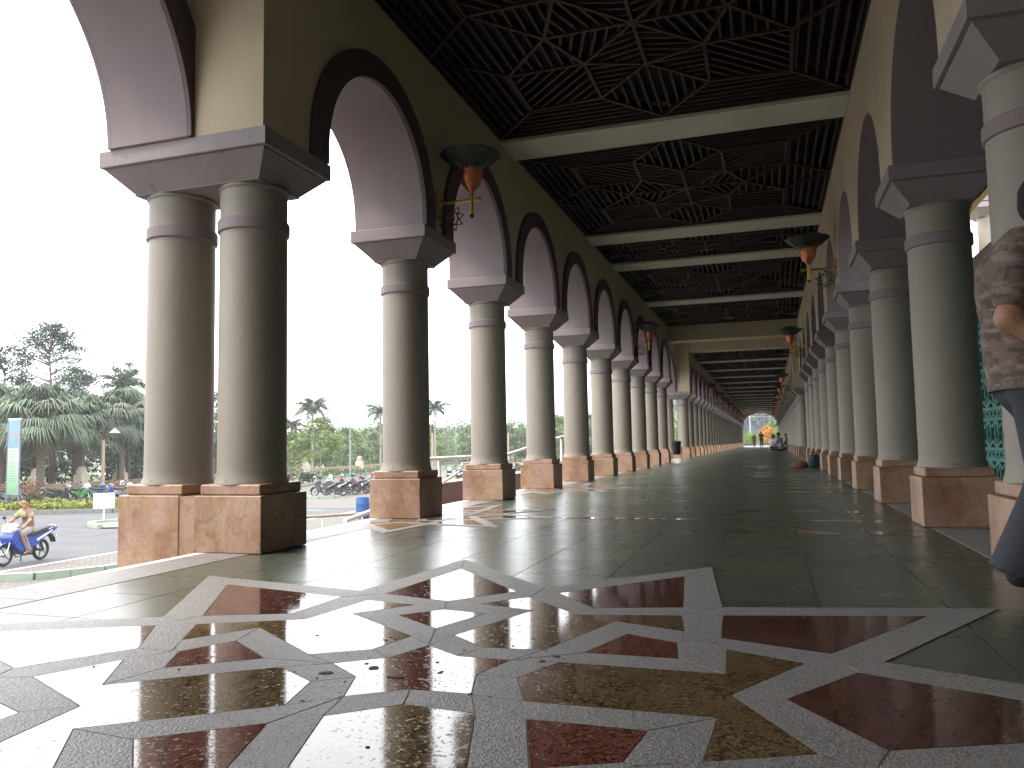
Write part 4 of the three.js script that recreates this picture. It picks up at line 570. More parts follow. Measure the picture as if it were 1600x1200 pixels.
{ const s = thing('banner', 'tall vertical banner in blue and green with rows of text at the left edge', 'banner', null, G(-40.9, -33.8), -0.2);
  const t = ctex(256, (u, v) => { let c = v > 0.86 ? [0.14, 0.24, 0.48] : v > 0.62 ? mix([0.10, 0.19, 0.24], [0.16, 0.27, 0.36], N.fbm(u, v, 5, 9, 4)) : mix([0.10, 0.24, 0.12], [0.30, 0.40, 0.29], Math.min(1, v / 0.5)); if (v > 0.76 && v < 0.84 && u > 0.25 && N.fbm(u, v, 6, 6, 3) > 0.48) c = mix(c, [0.36, 0.16, 0.15], 0.7); if (v < 0.6 && v > 0.16 && (v * 30 % 1) < 0.34 && u > 0.12 && u < 0.55 + 0.35 * N.single(0.3, v, 3, 40) && N.single(u, v, 40, 60) > 0.3) c = mix(c, [0.05, 0.14, 0.07], 0.65); return c; });
  mesh('cloth', muv(box(1.1, 4.2, 0.03, 0, 2.75, 0)), std([0.5, 0.5, 0.5], 0.8), s); const f = new THREE.PlaneGeometry(1.06, 4.16); f.translate(0, 2.75, 0.022); mesh('print', f, std(null, 0.75, { map: t }), s); for (const q of [-0.62, 0.62]) mesh('pole', rod([q, 0, 0], [q, 5.0, 0], 0.045), std([0.13, 0.14, 0.22], 0.5), s); mesh('crossbar', rod([-0.66, 4.9, 0], [0.66, 4.9, 0], 0.04), M.white, s); }
{ // boundary wall with round-headed pillars
  const w = thing('boundary_wall', 'low peach boundary wall with round-headed pillars across the parking area', 'wall');
  mesh('wall_face', muv(box(0.3, 0.75, 72, -46.5, GY + 0.375, -68)), M.peach, w); mesh('coping', muv(box(0.42, 0.1, 72, -46.5, GY + 0.8, -68)), M.peach, w);
  const pillarMat = plaster([0.46, 0.39, 0.31], 0.8, 0.2, 39); const p = muv(join([box(0.75, 1.35, 0.75, 0, 0.675, 0, 0.02), box(0.6, 0.08, 0.6, 0, 1.39, 0), lathe([[0.32, 1.43], [0.34, 1.5], [0.34, 1.66], [0.3, 1.82], [0.2, 1.93], [0.08, 1.98], [0, 1.99]], 18)])); for (const z of [-33.1, -36.6, -40.1, -43.7, -47.2, -50.7, -60.5, -71.9, -83.5, -95]) { const m = mesh('pillar', p, pillarMat, w); m.position.set(-46.42, GY, z); } }
function lampPost(label, x, z, h, arms) { const g = thing('lamp_post', label, 'lamp post', 'garden lamp posts', G(x, z)); mesh('post', rod([0, 0, 0], [0, h * 0.82, 0], 0.13, 0.1, 12), M.peach, g); mesh('post_head', join([cyl(0.1, 0.09, h * 0.2, 0, h * 0.9, 0, 10), box(0.9, 0.05, 0.05, 0, h * 0.87, 0), box(1.1, 0.04, 0.04, 0, h * 0.93, 0)]), M.iron, g); for (const s of arms) { const a = mesh('arm', tube([[0, h * 0.9, 0], [s * 0.5, h * 1.02, 0], [s * 0.95, h * 0.97, 0]], 0.03, 10, 6), M.iron, g); mesh('shade', lathe([[0.04, h * 0.99], [0.12, h * 0.975], [0.36, h * 0.925], [0.38, h * 0.915], [0.1, h * 0.93], [0, h * 0.93]], 18).translate(s * 0.95, 0, 0), M.peach, g); } }
lampPost('two-armed garden lamp post just right of the twin pier', -40.2, -60.2, 5.1, [-1, 1]); lampPost('two-armed garden lamp post between the first and second single left columns', -35.2, -79.5, 5.4, [-1, 1]); lampPost('two-armed garden lamp post seen beside the third single left column', -29.4, -88.5, 5.4, [-1, 1]); lampPost('pale garden lamp post behind the fan palms at the left', -43.4, -42.6, 4.6, [1]);
for (const [x, z, h, l] of [[-36.9, -64.6, 6.4, 'thin dark street pole behind the middle parked motorcycles'], [-47, -103, 9, 'tall street light with a flat head over the gardens, left one'], [-42, -103, 9.3, 'tall street light with a flat head near the first single left column']]) { const g = thing('street_light', l, 'street light', 'thin street lights', G(x, z)); mesh('pole', rod([0, 0, 0], [0, h, 0], 0.09, 0.05, 8), std([0.25, 0.25, 0.26], 0.5), g); mesh('lamp_head', box(0.9, 0.1, 0.3, 0.35, h, 0, 0.03), std([0.25, 0.25, 0.26], 0.5), g); }
M.poleGrey = std([0.34, 0.35, 0.36], 0.7);
{ const g = thing('power_pole', 'pale power pole with cross arms beyond the far opening', 'pole', null, [-4.1, GY, -190]); mesh('pole', rod([0, 0, 0], [0, 10.6, 0], 0.15, 0.1, 8), M.poleGrey, g); for (const y of [9.6, 8.5]) mesh('cross_arm', box(2.6, 0.1, 0.1, 0, y, 0), M.poleGrey, g); for (const [y, s] of [[9.7, -1.5], [9.7, 1.5], [8.6, 1.5]]) mesh('wire', tube([[s, y, 0], [s + 20 * Math.sign(s), y - 0.7, -6], [s + 40 * Math.sign(s), y + 0.2, -12]], 0.02, 12, 4), M.poleGrey, g); }
function house(label, x, z, w, d, h, turn, roofC) { const g = thing('house', label, 'house', 'houses beyond the gardens', G(x, z), turn); mesh('wall', muv(box(w, h, d, 0, h / 2, 0)), M.white, g); const rg = new THREE.ExtrudeGeometry(poly([[-w / 2 - 0.6, 0], [w / 2 + 0.6, 0], [0, h * 0.65]]), { depth: d + 1.2, bevelEnabled: false }); rg.translate(0, h + 0.005, -d / 2 - 0.6); mesh('roof', muv(rg), std(roofC, 0.8), g); for (let i = -1; i <= 1; i++) { const wd = mesh('window', box(1.1, 1.3, 0.12, i * w * 0.28, h * 0.55, d / 2 + 0.03), M.white, g); mesh('pane', box(0.9, 1.1, 0.06, i * w * 0.28, h * 0.55, d / 2 + 0.08), std([0.03, 0.035, 0.04], 0.1), wd); } }
house('house with a red roof above the gardens left of the first single left column', -109, -190, 15, 11, 5.0, 0.5, [0.24, 0.14, 0.13]); house('house with a grey roof beside the red-roofed one', -99, -196, 16, 11, 5.6, 0.6, [0.16, 0.19, 0.24]); house('pale house seen through the palms left of the twin pier', -78, -84, 11, 9, 6, 0.7, [0.25, 0.24, 0.23]);
// ---------------------------------------------------------------- motorcycles
function sideShape(pts, w, bevel = 0.02) { const s = new THREE.Shape(); s.moveTo(...pts[0]); const c = new THREE.SplineCurve([...pts, pts[0]].map(p => new THREE.Vector2(...p))); s.setFromPoints(c.getPoints(36)); const g = new THREE.ExtrudeGeometry(s, { depth: w - 2 * bevel, bevelEnabled: true, bevelSize: bevel, bevelThickness: bevel, bevelSegments: 2 }); return g.translate(0, 0, -w / 2 + bevel); }
function polyShape(pts, w, bevel = 0.015) { const g = new THREE.ExtrudeGeometry(poly(pts), { depth: w - 2 * bevel, bevelEnabled: true, bevelSize: bevel, bevelThickness: bevel, bevelSegments: 2 }); return g.translate(0, 0, -w / 2 + bevel); }
const paint = c => { const m = new THREE.MeshPhysicalMaterial({ roughness: 0.35, clearcoat: 0.7, clearcoatRoughness: 0.12 }); m.color.setRGB(...c); return m; };
const PAINT = { blue: paint([0.012, 0.042, 0.26]), black: Object.assign(paint([0.013, 0.013, 0.015]), { roughness: 0.5, clearcoat: 0.25 }), red: paint([0.28, 0.015, 0.02]), green: paint([0.05, 0.20, 0.05]), white: paint([0.6, 0.6, 0.6]), silver: paint([0.16, 0.165, 0.175]), navy: paint([0.02, 0.03, 0.12]) };
M.rimMetal = new THREE.MeshStandardMaterial({ metalness: 0.7, roughness: 0.4 }); M.rimMetal.color.setRGB(0.22, 0.22, 0.23);
const wheelTyre = new THREE.TorusGeometry(0.245, 0.042, 10, 36), wheelRim = (() => { const l = [new THREE.TorusGeometry(0.21, 0.014, 6, 32), new THREE.CylinderGeometry(0.05, 0.05, 0.1, 16).rotateX(Math.PI / 2)]; for (let i = 0; i < 5; i++) { const a = i / 5 * 6.283; l.push(bar([0.04 * Math.cos(a), 0.04 * Math.sin(a), 0], [0.21 * Math.cos(a), 0.21 * Math.sin(a), 0], 0.03, 0.02)); } return join(l); })();
function motorcycle(label, group, color, accent = 'white') { // forwards is +x, wheels on y = 0
  const g = thing('motorcycle', label, 'motorcycle', group), P = PAINT[color], A = PAINT[accent];
  for (const [n, x] of [['rear_wheel', -0.60], ['front_wheel', 0.63]]) { const t = mesh(n, wheelTyre, M.rubber, g); t.position.set(x, 0.287, 0); mesh('rim', wheelRim, M.rimMetal, t); }
  mesh('fork', join([rod([0.63, 0.287, 0.075], [0.42, 0.86, 0.06], 0.022), rod([0.63, 0.287, -0.075], [0.42, 0.86, -0.06], 0.022)]), M.steel, g);
  const fe = []; for (let i = 0; i <= 14; i++) { const a = 0.1 + 2.0 * i / 14; fe.push([0.63 + 0.315 * Math.cos(a), 0.287 + 0.315 * Math.sin(a)]); } for (let i = 14; i >= 0; i--) { const a = 0.1 + 2.0 * i / 14; fe.push([0.63 + 0.298 * Math.cos(a), 0.287 + 0.298 * Math.sin(a)]); } mesh('front_fender', polyShape(fe, 0.13, 0.004), P, g);
  mesh('leg_shield', sideShape([[0.50, 0.86], [0.56, 0.72], [0.44, 0.50], [0.24, 0.34], [0.10, 0.32], [0.16, 0.46], [0.30, 0.58], [0.36, 0.74], [0.38, 0.90]], 0.40), P, g);
  mesh('frame_cover', sideShape([[0.34, 0.72], [0.12, 0.56], [-0.18, 0.56], [-0.2, 0.44], [0.1, 0.40], [0.36, 0.58]], 0.16), P, g);
  mesh('tail_panel', sideShape([[0.02, 0.66], [-0.1, 0.42], [-0.34, 0.46], [-0.62, 0.64], [-0.98, 0.80], [-1.0, 0.86], [-0.6, 0.76], [-0.2, 0.72]], 0.26), P, g); mesh('side_stripe', polyShape([[-0.3, 0.60], [-0.86, 0.80], [-0.86, 0.765], [-0.34, 0.55]], 0.275, 0.004), A, g);
  mesh('seat', sideShape([[0.06, 0.73], [-0.2, 0.70], [-0.55, 0.755], [-0.88, 0.855], [-0.9, 0.885], [-0.55, 0.835], [-0.3, 0.785], [0.0, 0.78]], 0.27, 0.03), M.black, g);
  mesh('grab_rail', tube([[-0.72, 0.82, 0.13], [-0.98, 0.9, 0.1], [-1.02, 0.91, 0], [-0.98, 0.9, -0.1], [-0.72, 0.82, -0.13]], 0.015, 20, 6), M.steel, g);
  mesh('rear_fender', polyShape([[-0.84, 0.74], [-1.02, 0.56], [-1.06, 0.46], [-1.03, 0.45], [-0.96, 0.58], [-0.78, 0.70]], 0.15, 0.008), M.black, g); mesh('tail_lamp', box(0.05, 0.07, 0.16, -1.0, 0.80, 0, 0.015), std([0.35, 0.02, 0.02], 0.25), g); mesh('number_plate', box(0.012, 0.11, 0.24, -1.03, 0.63, 0), M.white, g);
  mesh('handlebar', join([tube([[0.32, 1.02, 0.34], [0.36, 1.0, 0.2], [0.40, 0.95, 0], [0.36, 1.0, -0.2], [0.32, 1.02, -0.34]], 0.014, 24, 8), rod([0.32, 1.02, 0.24], [0.31, 1.025, 0.36], 0.021), rod([0.32, 1.02, -0.24], [0.31, 1.025, -0.36], 0.021)]), M.black, g);
  const cw = mesh('headlight_cowl', sideShape([[0.32, 0.98], [0.40, 1.05], [0.52, 1.0], [0.56, 0.92], [0.50, 0.86], [0.38, 0.88]], 0.30, 0.04), A, g); mesh('headlight', new THREE.SphereGeometry(0.085, 16, 10).scale(0.5, 0.9, 1.2).translate(0.535, 0.94, 0), std([0.7, 0.7, 0.68], 0.08), cw);
  for (const s of [-1, 1]) { mesh('indicator', new THREE.SphereGeometry(0.035, 10, 8).scale(1, 0.7, 1.3).translate(0.5, 0.9, s * 0.15), std([0.6, 0.22, 0.02], 0.2), g); const m = mesh('mirror', join([rod([0.35, 1.03, s * 0.2], [0.33, 1.2, s * 0.3], 0.007), new THREE.SphereGeometry(0.06, 14, 10).scale(0.35, 0.75, 1.1).translate(0.33, 1.23, s * 0.31)]), M.black, g); }
  mesh('engine', join([box(0.28, 0.17, 0.2, 0.06, 0.33, 0, 0.03), cyl(0.07, 0.07, 0.2, 0.26, 0.36, 0, 14).rotateZ(0), box(0.22, 0.2, 0.26, -0.1, 0.32, 0, 0.05), cyl(0.085, 0.085, 0.24, 0, 0, 0, 16).rotateX(Math.PI / 2).translate(-0.1, 0.31, 0)]), std([0.12, 0.12, 0.12], 0.45, { metalness: 0.6 }), g);
  mesh('exhaust', join([tube([[0.2, 0.28, 0.1], [0.1, 0.18, 0.14], [-0.2, 0.2, 0.15]], 0.018, 12, 7), rod([-0.2, 0.2, 0.15], [-0.8, 0.33, 0.16], 0.038, 0.05, 12)]), M.rimMetal, g); mesh('swing_arm', join([rod([-0.14, 0.34, 0.1], [-0.6, 0.287, 0.1], 0.025), rod([-0.14, 0.34, -0.1], [-0.6, 0.287, -0.1], 0.025), rod([-0.55, 0.32, 0.11], [-0.42, 0.62, 0.11], 0.03), rod([-0.55, 0.32, -0.11], [-0.42, 0.62, -0.11], 0.03)]), M.black, g);
  mesh('footrest', join([rod([0.02, 0.24, -0.3], [0.02, 0.24, 0.3], 0.016), rod([-0.28, 0.34, -0.26], [-0.28, 0.34, 0.26], 0.014)]), M.rubber, g); mesh('kick_stand', rod([-0.05, 0.26, 0.1], [-0.16, 0.02, 0.22], 0.013), M.black, g);
  return g;
}
const bikeProto = {};
function bike(label, group, color, accent, x, z, turn, lean = 0) { const k = color + accent; let g; if (bikeProto[k]) g = copy(bikeProto[k], label, group); else g = bikeProto[k] = motorcycle(label, group, color, accent); g.position.set(x, GY + 0.006, z); g.rotation.order = 'YXZ'; g.rotation.set(lean, turn, 0); return g; }
const ridden = bike('blue motorcycle being ridden along the road at the left', null, 'blue', 'white', -19.15, -16.2, -1.45); delete ridden.userData.group; delete bikeProto.bluewhite;
{ const c = 'motorcycles parked in the row in front of the gardens', row = [['black', 'silver', 'nearest parked motorcycle of the row, black, its front wheel to the left'], ['black', 'white', 'second parked motorcycle of the row, black with a white stripe'], ['black', 'red', 'third parked motorcycle of the row, black with a red stripe'], ['navy', 'silver', 'fourth parked motorcycle of the row, dark blue'], ['red', 'black', 'fifth parked motorcycle of the row, dark red'], ['black', 'silver', 'sixth parked motorcycle of the row, black'], ['navy', 'white', 'farthest parked motorcycle of the row, beside the first single left column']];
  row.forEach(([a, b, l], i) => bike(l, c, a, b, -26.0 + 0.22 * i + R(-0.1, 0.1), -42.2 - 1.0 * i, Math.PI + R(-0.15, 0.1), 0.12));
  const d = 'motorcycles parked behind the hedge'; [['black', 'silver', 'dark motorcycle behind the hedge right of the palm trunk'], ['green', 'white', 'green and white motorcycle behind the hedge'], ['blue', 'silver', 'blue motorcycle behind the hedge'], ['silver', 'white', 'silver motorcycle behind the hedge'], ['black', 'white', 'dark motorcycle behind the hedge, left of the white sign'], ['silver', 'black', 'small silver motorcycle behind the hedge left of the palm trunk']].forEach(([a, b, l], i) => i < 5 ? bike(l, d, a, b, -39.9 + 1.02 * i, -36.1 - 0.55 * i, 0.4 + R(-0.5, 0.5), 0.1) : bike(l, d, a, b, -42.4, -34.9, 0.8, 0.1));
  const e = 'motorcycles parked near the ramp'; [[-27.0, -61.2, 'red', 'black', 'red motorcycle between the first two single left columns'], [-26.0, -62.0, 'black', 'white', 'black motorcycle right of the red one between the left columns'], [-25.0, -61.6, 'black', 'silver', 'black motorcycle closest to the second single left column'], [-25.8, -64, 'navy', 'silver', 'dark blue motorcycle behind the others between the left columns'], [-25.6, -80.2, 'black', 'red', 'motorcycle right of the second single left column'], [-24.6, -80.6, 'black', 'white', 'motorcycle left of the third single left column']].forEach(([x, z, a, b, l]) => bike(l, e, a, b, x, z, 2.2 + R(-0.4, 0.4), 0.1));
  const f = 'motorcycles parked by the lamp post'; bike('red motorcycle just right of the twin pier', f, 'red', 'black', -38.4, -56.6, 2.9, 0.1); bike('dark motorcycle just right of the twin pier beside the lamp post', f, 'black', 'silver', -36.8, -57.2, 2.8, 0.1);
  const hm = lathe([[0, 0.25], [0.07, 0.24], [0.12, 0.2], [0.142, 0.13], [0.14, 0.05], [0.125, 0.0], [0.11, 0.0]], 20), vis = new THREE.SphereGeometry(0.135, 16, 8, 0, 2.2, 1.2, 0.7).translate(0, 0.1, 0.012);
  [['black', -26.32, -42.35, 1.06, 'black helmet on the mirror of the nearest parked motorcycle'], ['white', -26.1, -43.25, 1.06, 'white helmet on the second parked motorcycle'], ['navy', -25.7, -45.3, 1.06, 'dark blue helmet on the fourth parked motorcycle'], ['silver', -25.9, -44.3, 1.06, 'silver helmet on the third parked motorcycle'], ['red', -25.3, -47.3, 1.06, 'red helmet on a far motorcycle of the row'], ['black', -25.0, -48.3, 1.06, 'black helmet on the farthest motorcycle of the row'], ['blue', -37.6, -36.9, 0.85, 'blue helmet among the motorcycles behind the hedge'], ['white', -36.6, -37.4, 1.0, 'white helmet among the motorcycles behind the hedge']].forEach(([c2, x, z, y, l]) => { const g = thing('helmet', l, 'helmet', 'motorcycle helmets', [x, GY + y, z], R(0, 6)); mesh('shell', hm, PAINT[c2], g); mesh('visor', vis, M.black, g); }); }
// ---------------------------------------------------------------- people
function field(bones, cell, cut, k = 0.025) { // tapered capsules joined with a smooth minimum
  let lo = [1e9, 1e9, 1e9], hi = [-1e9, -1e9, -1e9]; for (const [a, b, ra, rb] of bones) for (let i = 0; i < 3; i++) { lo[i] = Math.min(lo[i], a[i] - ra - 0.05, b[i] - rb - 0.05); hi[i] = Math.max(hi[i], a[i] + ra + 0.05, b[i] + rb + 0.05); }
  const ext = Math.max(hi[0] - lo[0], hi[1] - lo[1], hi[2] - lo[2]), n = Math.min(150, Math.max(16, Math.ceil(ext / cell))), half = ext / 2 * 1.06, c = lo.map((v, i) => (v + hi[i]) / 2);
  const mc = new MarchingCubes(n, new THREE.MeshBasicMaterial(), false, false, 300000); mc.isolation = 0; const f = mc.field; const B = bones.map(([a, b, ra, rb, sx = 1]) => { const d = [b[0] - a[0], b[1] - a[1], b[2] - a[2]]; return [a, d, d[0] * d[0] + d[1] * d[1] + d[2] * d[2] + 1e-9, ra, rb, Math.max(ra, rb)]; });
  for (let z = 0; z < n; z++) for (let y = 0; y < n; y++) for (let x = 0; x < n; x++) { const p = [c[0] + (x - n / 2) / (n / 2) * half, c[1] + (y - n / 2) / (n / 2) * half, c[2] + (z - n / 2) / (n / 2) * half]; let d = 1;
    for (const [a, e, l2, ra, rb] of B) { const px = p[0] - a[0], py = p[1] - a[1], pz = p[2] - a[2]; let t = (px * e[0] + py * e[1] + pz * e[2]) / l2; t = t < 0 ? 0 : t > 1 ? 1 : t; const qx = px - e[0] * t, qy = py - e[1] * t, qz = pz - e[2] * t; const q = Math.sqrt(qx * qx + qy * qy + qz * qz) - (ra + (rb - ra) * t); const h = Math.max(k - Math.abs(d - q), 0) / k; d = Math.min(d, q) - h * h * k * 0.25; }
    if (cut) d = Math.max(d, cut(p)); f[x + y * n + z * n * n] = -d; }
  mc.update(); const m = mc.count ?? mc.geometry.drawRange.count; const pos = new Float32Array(m * 3); for (let i = 0; i < m * 3; i += 3) { pos[i] = c[0] + mc.positionArray[i] * half; pos[i + 1] = c[1] + mc.positionArray[i + 1] * half; pos[i + 2] = c[2] + mc.positionArray[i + 2] * half; }
  let g = new THREE.BufferGeometry(); g.setAttribute('position', new THREE.BufferAttribute(pos, 3)); g = mergeVertices(g, 1e-5); g.computeVertexNormals(); const nrm = g.toNonIndexed(); const out = muv(nrm); out.setAttribute('normal', nrm.attributes.normal); return out; }
const SKIN = new THREE.MeshStandardMaterial({ roughness: 0.55 }); SKIN.color.setRGB(0.30, 0.15, 0.09); const HAIR = std([0.008, 0.007, 0.006], 0.9);
const lerp3 = (a, b, t) => a.map((v, i) => v + (b[i] - v) * t), add3 = (a, b) => a.map((v, i) => v + b[i]);
// J: joints; face = direction the head looks (unit, xz)
function person(label, group, J, face, shirtM, trouserM, o = {}) {
  const cell = o.cell || 0.016, g = thing('person', label, 'person', group, J.pos || [0, 0, 0], J.turn || 0), s = o.build || 1;
  const H = J.head, fx = face[0], fz = face[1], rt = [fz, 0, -fx];
  const headB = [[add3(H, [0, 0.035, 0]), add3(H, [-fx * 0.015, 0.045, -fz * 0.015]), 0.088, 0.09], [add3(H, [fx * 0.02, -0.05, fz * 0.02]), add3(H, [fx * 0.035, -0.085, fz * 0.035]), 0.066, 0.05]];
  const nose = [[add3(H, [fx * 0.098, 0.005, fz * 0.098]), add3(H, [fx * 0.112, -0.03, fz * 0.112]), 0.01, 0.016], [add3(H, [fx * 0.083, -0.066, fz * 0.083]), add3(H, [fx * 0.088, -0.066, fz * 0.088]), 0.022, 0.018]];
  const ears = [-1, 1].map(e => [add3(H, [rt[0] * 0.088 * e, 0.012, rt[2] * 0.088 * e]), add3(H, [rt[0] * 0.092 * e, -0.03, rt[2] * 0.092 * e]), 0.018, 0.012]);
  const torso = [[J.hip, J.waist, 0.125 * s, 0.118 * s], [J.waist, J.chest, 0.118 * s, 0.13 * s], [J.hipL, J.hipR, 0.10 * s, 0.10 * s], [lerp3(J.chest, J.shL, 0.5), lerp3(J.chest, J.shR, 0.5), 0.115 * s, 0.115 * s], [J.shL, J.shR, 0.06 * s, 0.06 * s], [lerp3(J.waist, J.hipL, 0.35), lerp3(J.waist, J.hipR, 0.35), 0.105 * s, 0.105 * s]];
  const neck = [[lerp3(J.shL, J.shR, 0.5), add3(H, [-fx * 0.01, -0.04, -fz * 0.01]), 0.06, 0.052]];
  const arm = e => [[J['sh' + e], J['el' + e], 0.054 * s, 0.042 * s], [J['el' + e], J['wr' + e], 0.042 * s, 0.028 * s]], leg = e => [[J['hip' + e], J['kn' + e], 0.092 * s, 0.06 * s], [J['kn' + e], J['an' + e], 0.06 * s, 0.04 * s]];
  const foot = e => [[J['an' + e], J['toe' + e], 0.036, 0.026], [J['an' + e], add3(J['an' + e], [0, -0.035, 0]), 0.036, 0.034]];
  const hand = e => { const w = J['wr' + e], d0 = J['wr' + e].map((v, i) => v - J['el' + e][i]), l = Math.hypot(...d0), d = d0.map(v => v / l); let sd = [d[2], 0, -d[0]]; const sl = Math.hypot(...sd) || 1; sd = sd.map(v => v / sl); const up = [d[1] * sd[2] - d[2] * sd[1], d[2] * sd[0] - d[0] * sd[2], d[0] * sd[1] - d[1] * sd[0]]; const at = (a, b, c) => [0, 1, 2].map(i => w[i] + d[i] * a + sd[i] * b + up[i] * c); const out = [[at(0, 0, 0), at(0.05, 0, 0), 0.026, 0.03], [at(0.05, -0.022, 0), at(0.085, -0.026, 0), 0.018, 0.015], [at(0.05, 0.022, 0), at(0.085, 0.026, 0), 0.018, 0.015]]; [-0.033, -0.011, 0.011, 0.032].forEach((q, i) => { const f = [0.85, 1, 0.95, 0.75][i]; out.push([at(0.085, q, 0), at(0.085 + 0.035 * f, q, -0.012), 0.0095, 0.009], [at(0.085 + 0.035 * f, q, -0.012), at(0.085 + 0.05 * f, q, -0.045), 0.009, 0.0075]); }); out.push([at(0.03, 0.03, 0), at(0.06, 0.05, -0.02), 0.012, 0.0105], [at(0.06, 0.05, -0.02), at(0.09, 0.047, -0.04), 0.0105, 0.008]); return out; };
  const body = field([...torso, ...headB, ...neck, ...arm('L'), ...arm('R'), ...leg('L'), ...leg('R'), ...foot('L'), ...foot('R')], cell), fine = [field([...headB, ...nose, ...ears, ...neck], o.fine || 0.008, null, 0.012), field([...arm('L').slice(1), ...hand('L')], o.fine || 0.008, null, 0.008), field([...arm('R').slice(1), ...hand('R')], o.fine || 0.008, null, 0.008)];
  const b = mesh('body', join([body, ...fine]), o.skin || SKIN, g);
  const infl = (l, d) => l.map(([a, c, ra, rb]) => [a, c, ra + d, rb + d]); const upp = e => { const [a] = arm(e), t = o.sleeve ?? 0.75; return [[a[0], lerp3(a[0], a[1], t), a[2] + 0.016, a[3] + 0.03]]; };
  const hem = o.hem ?? J.hip[1] - 0.08; mesh('shirt', field([...infl(torso, 0.014), ...(o.drape ? [[J.waist, [J.hip[0], hem - 0.05, J.hip[2]], 0.125 * s, 0.14 * s], [add3(lerp3(J.waist, J.hipL, 0.5), [0, 0, 0]), [J.hipL[0], hem - 0.05, J.hipL[2]], 0.125 * s, 0.128 * s], [lerp3(J.waist, J.hipR, 0.5), [J.hipR[0], hem - 0.05, J.hipR[2]], 0.125 * s, 0.128 * s]] : []), ...upp('L'), ...upp('R')], cell * 0.85, p => Math.max(hem - p[1], p[1] - (J.shL[1] + J.shR[1]) / 2 - 0.072), 0.03), shirtM, g);
  const fl = o.flare ?? 0.025; const lt = e => { const l = leg(e); return [[l[0][0], l[0][1], l[0][2] + 0.012, l[0][3] + 0.022], [l[1][0], lerp3(l[1][0], l[1][1], o.longHem ?? 1.0), l[1][2] + 0.022, l[1][3] + fl]]; };
  const pelvis = [...infl(torso.slice(2, 3), 0.008), [J.hip, J.waist, 0.125 * s, 0.115 * s]]; mesh('trousers', join(['L', 'R'].map(e => { const l = lt(e), a = l[1][1], d0 = a.map((v, i) => v - l[1][0][i]), dl = Math.hypot(...d0), kn = l[1][0]; return field([...pelvis, ...l], cell * 0.85, p => { const along = (p[0] - a[0]) * d0[0] / dl + (p[1] - a[1]) * d0[1] / dl + (p[2] - a[2]) * d0[2] / dl; const nearA = Math.hypot(p[0] - a[0], p[1] - a[1], p[2] - a[2]) < 0.24; return Math.max(p[1] - (o.beltY ?? J.hip[1] + 0.1), nearA ? along : -1); }, 0.03); })), trouserM, g);
  const hr = field([[add3(H, [-fx * 0.014, 0.05, -fz * 0.014]), add3(H, [-fx * 0.02, 0.02, -fz * 0.02]), 0.098, 0.094]], o.fine || 0.008, p => { const q = [p[0] - H[0], p[1] - H[1], p[2] - H[2]]; return (q[0] * fx + q[2] * fz) * 0.75 - (q[1] - 0.035) * 0.66 - 0.01; }); mesh('hair', hr, o.hair || HAIR, g);
  if (!o.barefoot) mesh('shoes', field([...infl(foot('L'), 0.008), ...infl(foot('R'), 0.008)], cell * 0.7, p => -1), o.shoe || M.black, g);
  const eyes = [-1, 1].map(e => new THREE.SphereGeometry(0.011, 8, 6).translate(...add3(H, [fx * 0.083 + rt[0] * 0.033 * e, 0.014, fz * 0.083 + rt[2] * 0.033 * e]))); mesh('eyes', join(eyes), M.black, g);
  return g; }
const batik = std(null, 0.8, { map: ctex(256, (u, v) => { const a = N.fbm(u, v, 9, 9, 4), b = M2.fbm(u, v, 5, 14, 4); return mix(mix([0.115, 0.08, 0.062], [0.065, 0.043, 0.036], Math.min(1, Math.max(0, (a - 0.5) * 9))), [0.17, 0.125, 0.10], Math.min(1, Math.max(0, (b - 0.55) * 8))); }), bumpMap: fineBump, bumpScale: 0.001 }); batik.map.repeat.set(3.4, 3.4);
const cloth = (c) => std(null, 0.85, { map: ctex(128, (u, v) => c.map(x => x * (0.8 + 0.4 * N.fbm(u, v, 8, 8, 5)))), bumpMap: fineBump, bumpScale: 0.001 });
const jeans = cloth([0.028, 0.03, 0.039]);
{ // the man walking out of the frame at the right
  const z = -3.55; const man = person('man in a brown patterned shirt and dark jeans walking at the right edge', null, { hip: [0.985, 0.86, z], waist: [0.965, 1.0, z], chest: [0.955, 1.2, z], hipL: [0.985, 0.83, z - 0.09], hipR: [0.985, 0.83, z + 0.09], shL: [0.97, 1.335, z - 0.17], shR: [0.94, 1.335, z + 0.17], elL: [1.08, 1.08, z - 0.24], elR: [0.865, 1.06, z + 0.22], wrL: [1.3, 1.0, z - 0.2], wrR: [1.04, 0.9, z + 0.24], knL: [1.17, 0.47, z - 0.1], knR: [1.01, 0.45, z + 0.09], anL: [1.22, 0.075, z - 0.1], anR: [0.875, 0.13, z + 0.09], toeL: [1.36, 0.035, z - 0.1], toeR: [0.98, 0.035, z + 0.1], head: [1.095, 1.52, z] }, [1, 0], batik, jeans, { cell: 0.012, fine: 0.006, sleeve: 0.68, hem: 0.80, flare: 0.05, longHem: 1.1, build: 1.0, drape: true, smooth: true });
  mesh('pocket_label', box(0.035, 0.03, 0.008).rotateY(-0.6).translate(0.925, 0.775, z + 0.152), std([0.6, 0.42, 0.05], 0.7), man); }
